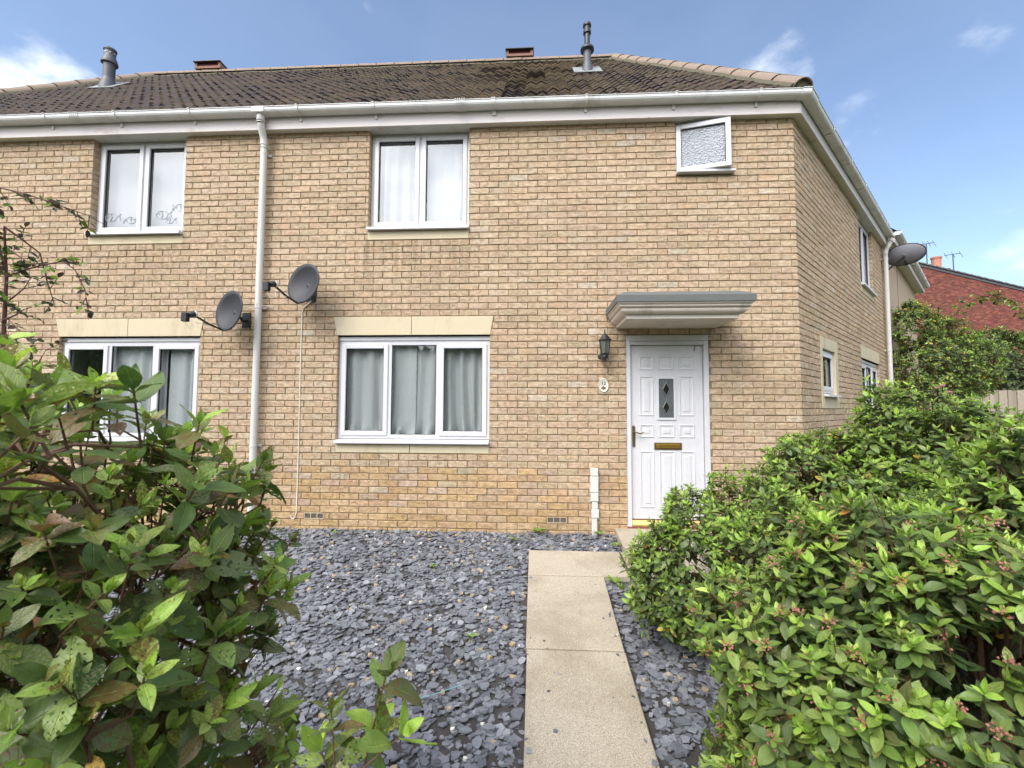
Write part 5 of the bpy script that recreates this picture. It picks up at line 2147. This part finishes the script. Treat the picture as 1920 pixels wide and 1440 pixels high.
rng = np.random.default_rng(51)
shoots = []
while len(shoots) < 900:
    d = norm(rng.normal(size=3))
    if d[2] < -.75:
        continue
    rr = rng.uniform(.45, 1.0) ** .6
    p = np.array((3.27, -3.86, .50)) + np.sign(d) * np.abs(d) ** .72 * np.array((.60, .42, .92)) * rr
    if p[2] < -.25 or (Vector(p) - CAM).length < .46:
        continue
    if p[0] > 3.95 or (p[2] < .35 and rng.random() < .3):
        continue
    shoots.append((p, norm(d * .75 + np.array((0, 0, .75)) + rng.normal(0, .25, 3))))
for x, y, D_ in ((20, 690, .75), (60, 705, .8), (5, 640, .9), (95, 730, .7), (30, 740, .62), (130, 700, .85), (0, 780, .6), (180, 720, .8), (60, 800, .55), (250, 730, .72)):
    p_ = CAM + (c_f + (x - 960) / 809 * c_r - (y - 720) / 809 * c_u) * D_
    shoots.append((np.array(p_), norm(np.array((rng.normal(0, .3), rng.normal(0, .3), 1.)))))
open_shrub('eaten_viburnum', 'close viburnum bush with large insect-eaten, spotted leaves', (3.25, -3.8, -.46), shoots, M['leaf_eaten'], 52, 1.12, bright=.85, wide=1.2, dead=.03)
shoots = []
for p, a_ in (((4.06, -4.02, .70), (-.1, 0, 1)), ((4.16, -4.0, .76), (.25, -.1, 1)), ((4.12, -3.95, .62), (.5, .1, .8)), ((4.02, -3.98, .60), (-.4, 0, 1)), ((4.20, -4.02, .66), (.7, 0, .6)), ((3.96, -4.04, .54), (-.8, 0, .6)),
              ((4.08, -4.06, .58), (0, -.5, .8)), ((3.90, -4.0, .50), (-.6, .2, .8)), ((4.13, -4.05, .52), (.3, -.4, .8)), ((4.0, -3.9, .5), (0, .4, .8))):
    shoots.append((np.array(p) + np.array((.02, 0, .07)), norm(np.array(a_, float))))
open_shrub('low_viburnum', 'small viburnum sprig rising before the slate at the bottom', (4.06, -3.98, -.47), shoots, M['leaf_eaten'], 53, 1.25, bright=.85, wide=1.15, n_obj=90, stemr=.005)


# ------------------------------------------------------------------ rose stems on the left
def spray(name, label, stems_pts, seed, leaf, mat, stem_mat, dens=26, r0=.006, dark=None, bright=.3, cat='rose', drop=.3, n_obj=200):
    rng = np.random.default_rng(seed)
    t = thing(name, stems_pts[0][0], label, cat)
    st = MB()
    LV = Leaves()
    dk = DARK if dark is None else dark
    for pts, rad, leafy in stems_pts_iter(stems_pts):
        st.tube(pts, [rad * (1 - .75 * i / (len(pts) - 1)) for i in range(len(pts))], 6, False)
        for i in range(len(pts) - 1):
            a, b_ = Vector(pts[i]), Vector(pts[i + 1])
            L_ = (b_ - a).length
            n = int(L_ * dens * leafy + rng.random())
            for k in range(n):
                p = a.lerp(b_, rng.random())
                ax = (b_ - a).normalized()
                D = np.array(ax) * .5 + rng.normal(0, .7, 3) + np.array((0, 0, -drop))
                D = norm(D)
                # a rachis with five leaflets
                m = 5
                rl = leaf * rng.uniform(1.4, 2.1)
                q0 = np.array(p)
                st.tube([p, Vector(q0 + D * rl)], [.0014, .0008], 4, False)
                sd_ = norm(np.cross(D, np.array((0, 0, 1.)) + rng.normal(0, .3, 3)))
                for j in range(m):
                    pos = q0 + D * rl * (1 if j == 4 else .45 + .4 * (j // 2))
                    dd = D if j == 4 else norm(D * .45 + sd_ * (1 if j % 2 else -1))
                    c = dk[rng.integers(0, len(dk))] * rng.uniform(.8, 1.3)
                    if rng.random() < bright:
                        c = MIDG[rng.integers(0, 3)]
                    LV.add(p=[pos], dir=[dd], nor=[np.array((0, 0, 1.)) + rng.normal(0, .5, 3)], L=[leaf * rng.uniform(.7, 1.2)], W=[leaf * .55], fold=[rng.uniform(0, .5)], curl=[rng.uniform(0, .6)], col=[c])
    st.build('stems', stem_mat, t, smooth=True)
    plant_leaves(LV.arrays(), t, mat, 6, 3, n_obj, min_px=6)
    return t


def stems_pts_iter(l):
    for e in l:
        yield e[1], e[2], e[3]


def cp(x, y, D):
    return CAM + (c_f + (x - 960) / 809 * c_r - (y - 720) / 809 * c_u) * D


ROSE_DARK = np.array([lin(66, 78, 56), lin(88, 66, 60), lin(76, 86, 62), lin(70, 58, 54)])
b0 = cp(8, 800, 1.35)
base_r = Vector((b0.x, b0.y, -.42))
stems_l = [(base_r, [base_r, base_r.lerp(cp(8, 700, 1.35), .5), cp(6, 640, 1.34), cp(12, 520, 1.32), cp(8, 425, 1.30)], .010, .45),
           (0, [cp(12, 520, 1.32), cp(-20, 380, 1.30), cp(0, 352, 1.28), cp(54, 365, 1.27), cp(116, 387, 1.28), cp(163, 403, 1.30), cp(199, 423, 1.32)], .0035, .55),
           (0, [cp(8, 425, 1.3), cp(40, 448, 1.32), cp(75, 475, 1.34), cp(88, 525, 1.36), cp(104, 577, 1.38)], .0035, .5),
           (0, [cp(10, 520, 1.32), cp(50, 505, 1.3), cp(75, 498, 1.3), cp(118, 490, 1.28), cp(140, 505, 1.28), cp(160, 545, 1.29), cp(166, 600, 1.3)], .003, .5),
           (0, [cp(8, 570, 1.33), cp(28, 555, 1.33), cp(46, 540, 1.33), cp(58, 520, 1.33)], .003, .6),
           (0, [cp(8, 600, 1.33), cp(30, 590, 1.3), cp(45, 580, 1.3), cp(80, 570, 1.3)], .003, .2),
           (0, [cp(18, 640, 1.33), cp(45, 630, 1.3), cp(66, 620, 1.3)], .003, .4),
           (0, [cp(30, 720, 1.36), cp(62, 700, 1.34), cp(75, 675, 1.33), cp(86, 656, 1.33)], .003, .8),
           (0, [cp(20, 470, 1.31), cp(50, 490, 1.3), cp(72, 500, 1.3)], .0025, .4)]
spray('rose_bush', 'straggling rose stems with sparse dark leaves before the neighbouring house', stems_l, 61, .022, M['leaf_rose'], M['rose_stem'], 60, dark=ROSE_DARK, bright=.35)

# ------------------------------------------------------------------ planting beyond the hedge
FAR_DARK = np.array([lin(58, 72, 38), lin(48, 62, 34), lin(70, 84, 44), lin(82, 92, 48)])
shrub('climbing_rose', 'tall yellowing rose bush against the end of the canted wall', [((12.85, 4.9, 2.2), (.85, .8, 1.15), -.9), ((13.7, 5.3, 2.3), (.8, .8, .85), -.9), ((12.5, 4.6, 1.2), (.8, .7, .9), -.9), ((12.45, 4.7, 2.95), (.5, .5, .65), -.9)],
      (12.9, 5.0, -.1), M['leaf_far'], 71, 140, 1.0, .68, .6, 0, None, 4, 200, 'rose', .3, autumn=.09, dark=FAR_DARK)
spray('bramble_shoot', 'long arching leafy bramble shoot crossing the red brick house', [(cp(1770, 600, 9.2), [cp(1775, 605, 9.2), cp(1800, 578, 9.1), cp(1830, 560, 9.0), cp(1865, 553, 8.9), cp(1900, 566, 8.8), cp(1925, 588, 8.7)], .02, 1.0)],
      72, .07, M['leaf_far'], M['bark'], 36, dark=FAR_DARK, bright=.7, cat='bramble', n_obj=80)
shrub('dark_bush', 'dull green bushy tree standing behind the board fence', [((20.2, 11.2, 2.6), (2.0, 1.3, 1.35), -.9), ((22.8, 11.0, 2.7), (2.0, 1.3, 1.5), -.9), ((18.6, 11.4, 1.5), (1.5, 1.0, 1.2), -.9)],
      (20.5, 11.2, -.1), M['leaf_far'], 73, 75, 1.9, .25, .5, 0, None, 4, 150, 'tree', .3, dark=np.array([lin(64, 72, 48), lin(56, 64, 44), lin(78, 84, 58)]))
shrub('leafy_bush', 'bright green low bush between the hedge and the board fence', [((9.6, -.9, .55), (1.0, .7, .58), -.5), ((10.9, .2, .45), (1.0, .8, .60), -.5), ((9.2, .4, .45), (.9, .8, .60), -.5)],
      (9.8, -.4, -.1), M['leaf_far'], 74, 150, .85, .95, .5, 0, None, 4, 200, 'shrub', .5)
# pink roses
for i, (x, y) in enumerate(((1767, 725), (1781, 737), (1757, 729))):
    c0 = cp(x, y, 8.0)
    t = thing('rose_bloom', c0, ('upper pink rose bloom below the climbing rose', 'lower pink rose bloom below the climbing rose', 'small faded pink rose bloom below the climbing rose')[i], 'flower', 'pink rose blooms')
    rq = random.Random(i)
    for k in range(9):
        a = k * 2.4
        mb = MB()
        d = Vector((math.cos(a), math.sin(a), .6 + .1 * k)).normalized()
        s = Vector((-math.sin(a), math.cos(a), 0))
        r_ = .05 - .003 * k
        n_ = d.cross(s)
        mb.add([c0, c0 + d * r_ * .6 + s * r_ * .6, c0 + d * r_ * 1.1 + n_ * .01, c0 + d * r_ * .6 - s * r_ * .6], [(0, 1, 2, 3)])
        o = mb.build('petal', M['petal'], t)
        o.modifiers.new('solid', 'SOLIDIFY').thickness = .004
    mb = MB()
    mb.tube([c0, c0 + Vector((.02, .02, -.5)), c0 + Vector((0, .1, -1.9))], .008, 5)
    mb.build('stem', M['leaf_far'], t)


# ------------------------------------------------------------------ weeds in the slate
def weed(x, y, s, n, label, seed):
    rng = np.random.default_rng(seed)
    t = thing('weed', (x, y, GZ(y)), label, 'weed', 'weeds in the slate')
    z = .1 * y
    for k in range(n):
        a = rng.uniform(0, 6.283)
        d = np.array((math.cos(a), math.sin(a), rng.uniform(.15, .9)))
        LV = Leaves()
        LV.add(p=[(x, y, z)], dir=[d], nor=[(0, 0, 1.)], L=[s * rng.uniform(.6, 1.2)], W=[s * .3], fold=[.3], curl=[.5], col=[MIDG[k % 3] * .9])
        ar = LV.arrays()
        V = leaf_geo(ar, np.array([0]), 6, 3)[0]
        uvs = np.zeros((18, 2))
        me = np_mesh('leaf', V, leaf_faces(6, 3), np.repeat(np.concatenate([ar['col'], [[.3]]], 1), 18, 0), uvs, M['leaf_far'])
        link(bpy.data.objects.new('leaf', me), t)


weed(4.50, -.05, .12, 9, 'leafy green weed growing at the wall foot between the air bricks', 1)
weed(5.16, -.10, .10, 7, 'green weed at the foot of the white conduit', 2)
weed(5.30, -.36, .08, 8, 'green weed beside the corner of the doorstep', 3)
weed(5.14, -1.12, .09, 10, 'green weed in the inner corner of the path', 4)
weed(4.25, -.28, .08, 6, 'low weed in the slate near the wall, left of the path', 5)
weed(3.55, -.9, .05, 7, 'small weed in the open slate near the house', 6)
weed(4.05, -1.9, .06, 7, 'small weed in the slate beside the middle of the path', 7)
weed(2.3, -.2, .07, 8, 'weed at the wall foot below the ground-floor window', 8)

# tree belt across the road behind the viewer: it shows in the lower window panes
rng = np.random.default_rng(90)
LV = Leaves()
n = 8200
P = np.stack([rng.uniform(-22, 30, n), rng.uniform(-21, -17, n), rng.uniform(-.8, 1, n)], 1)
P[:, 2] = -.8 + rng.random(n) ** .8 * (7.4 + 1.3 * np.sin(P[:, 0] * .7) + .8 * np.sin(P[:, 0] * 1.9 + 1))
LV.add(p=P, dir=rng.normal(size=(n, 3)), nor=rng.normal(size=(n, 3)), L=rng.uniform(.5, .9, n), W=rng.uniform(.3, .5, n), fold=np.full(n, .2), curl=np.full(n, .3), col=DARK[rng.integers(0, 4, n)])
a = LV.arrays()
V = leaf_geo(a, np.arange(n), 4, 3)
F = leaf_faces(4, 3)
faces = (F[None] + (np.arange(n) * 12)[:, None, None]).reshape(-1, 4)
me = np_mesh('treeline', V.reshape(-1, 3), faces, np.repeat(np.concatenate([a['col'], rng.random((n, 1))], 1), 12, 0), None, M['leaf_far'])
xs_ = np.linspace(-24, 32, 80)
core = MB()
core.add([(x, -19.4 + .3 * math.sin(x * 2.1), z) for x in xs_ for z in (-1., 6.0 + 1.2 * math.sin(x * .7) + .6 * math.sin(x * 1.9 + 1))], [(2 * i, 2 * i + 2, 2 * i + 3, 2 * i + 1) for i in range(79)], tuple(DARK[0] * .7))
tag(core.build('treeline', M['leaf_far']), 'dark mass of trees reflected in the lower window panes', 'trees', None, 'stuff')
tag(link(bpy.data.objects.new('treeline', me)), 'leafy trees reflected in the lower window panes', 'trees', None, 'stuff')
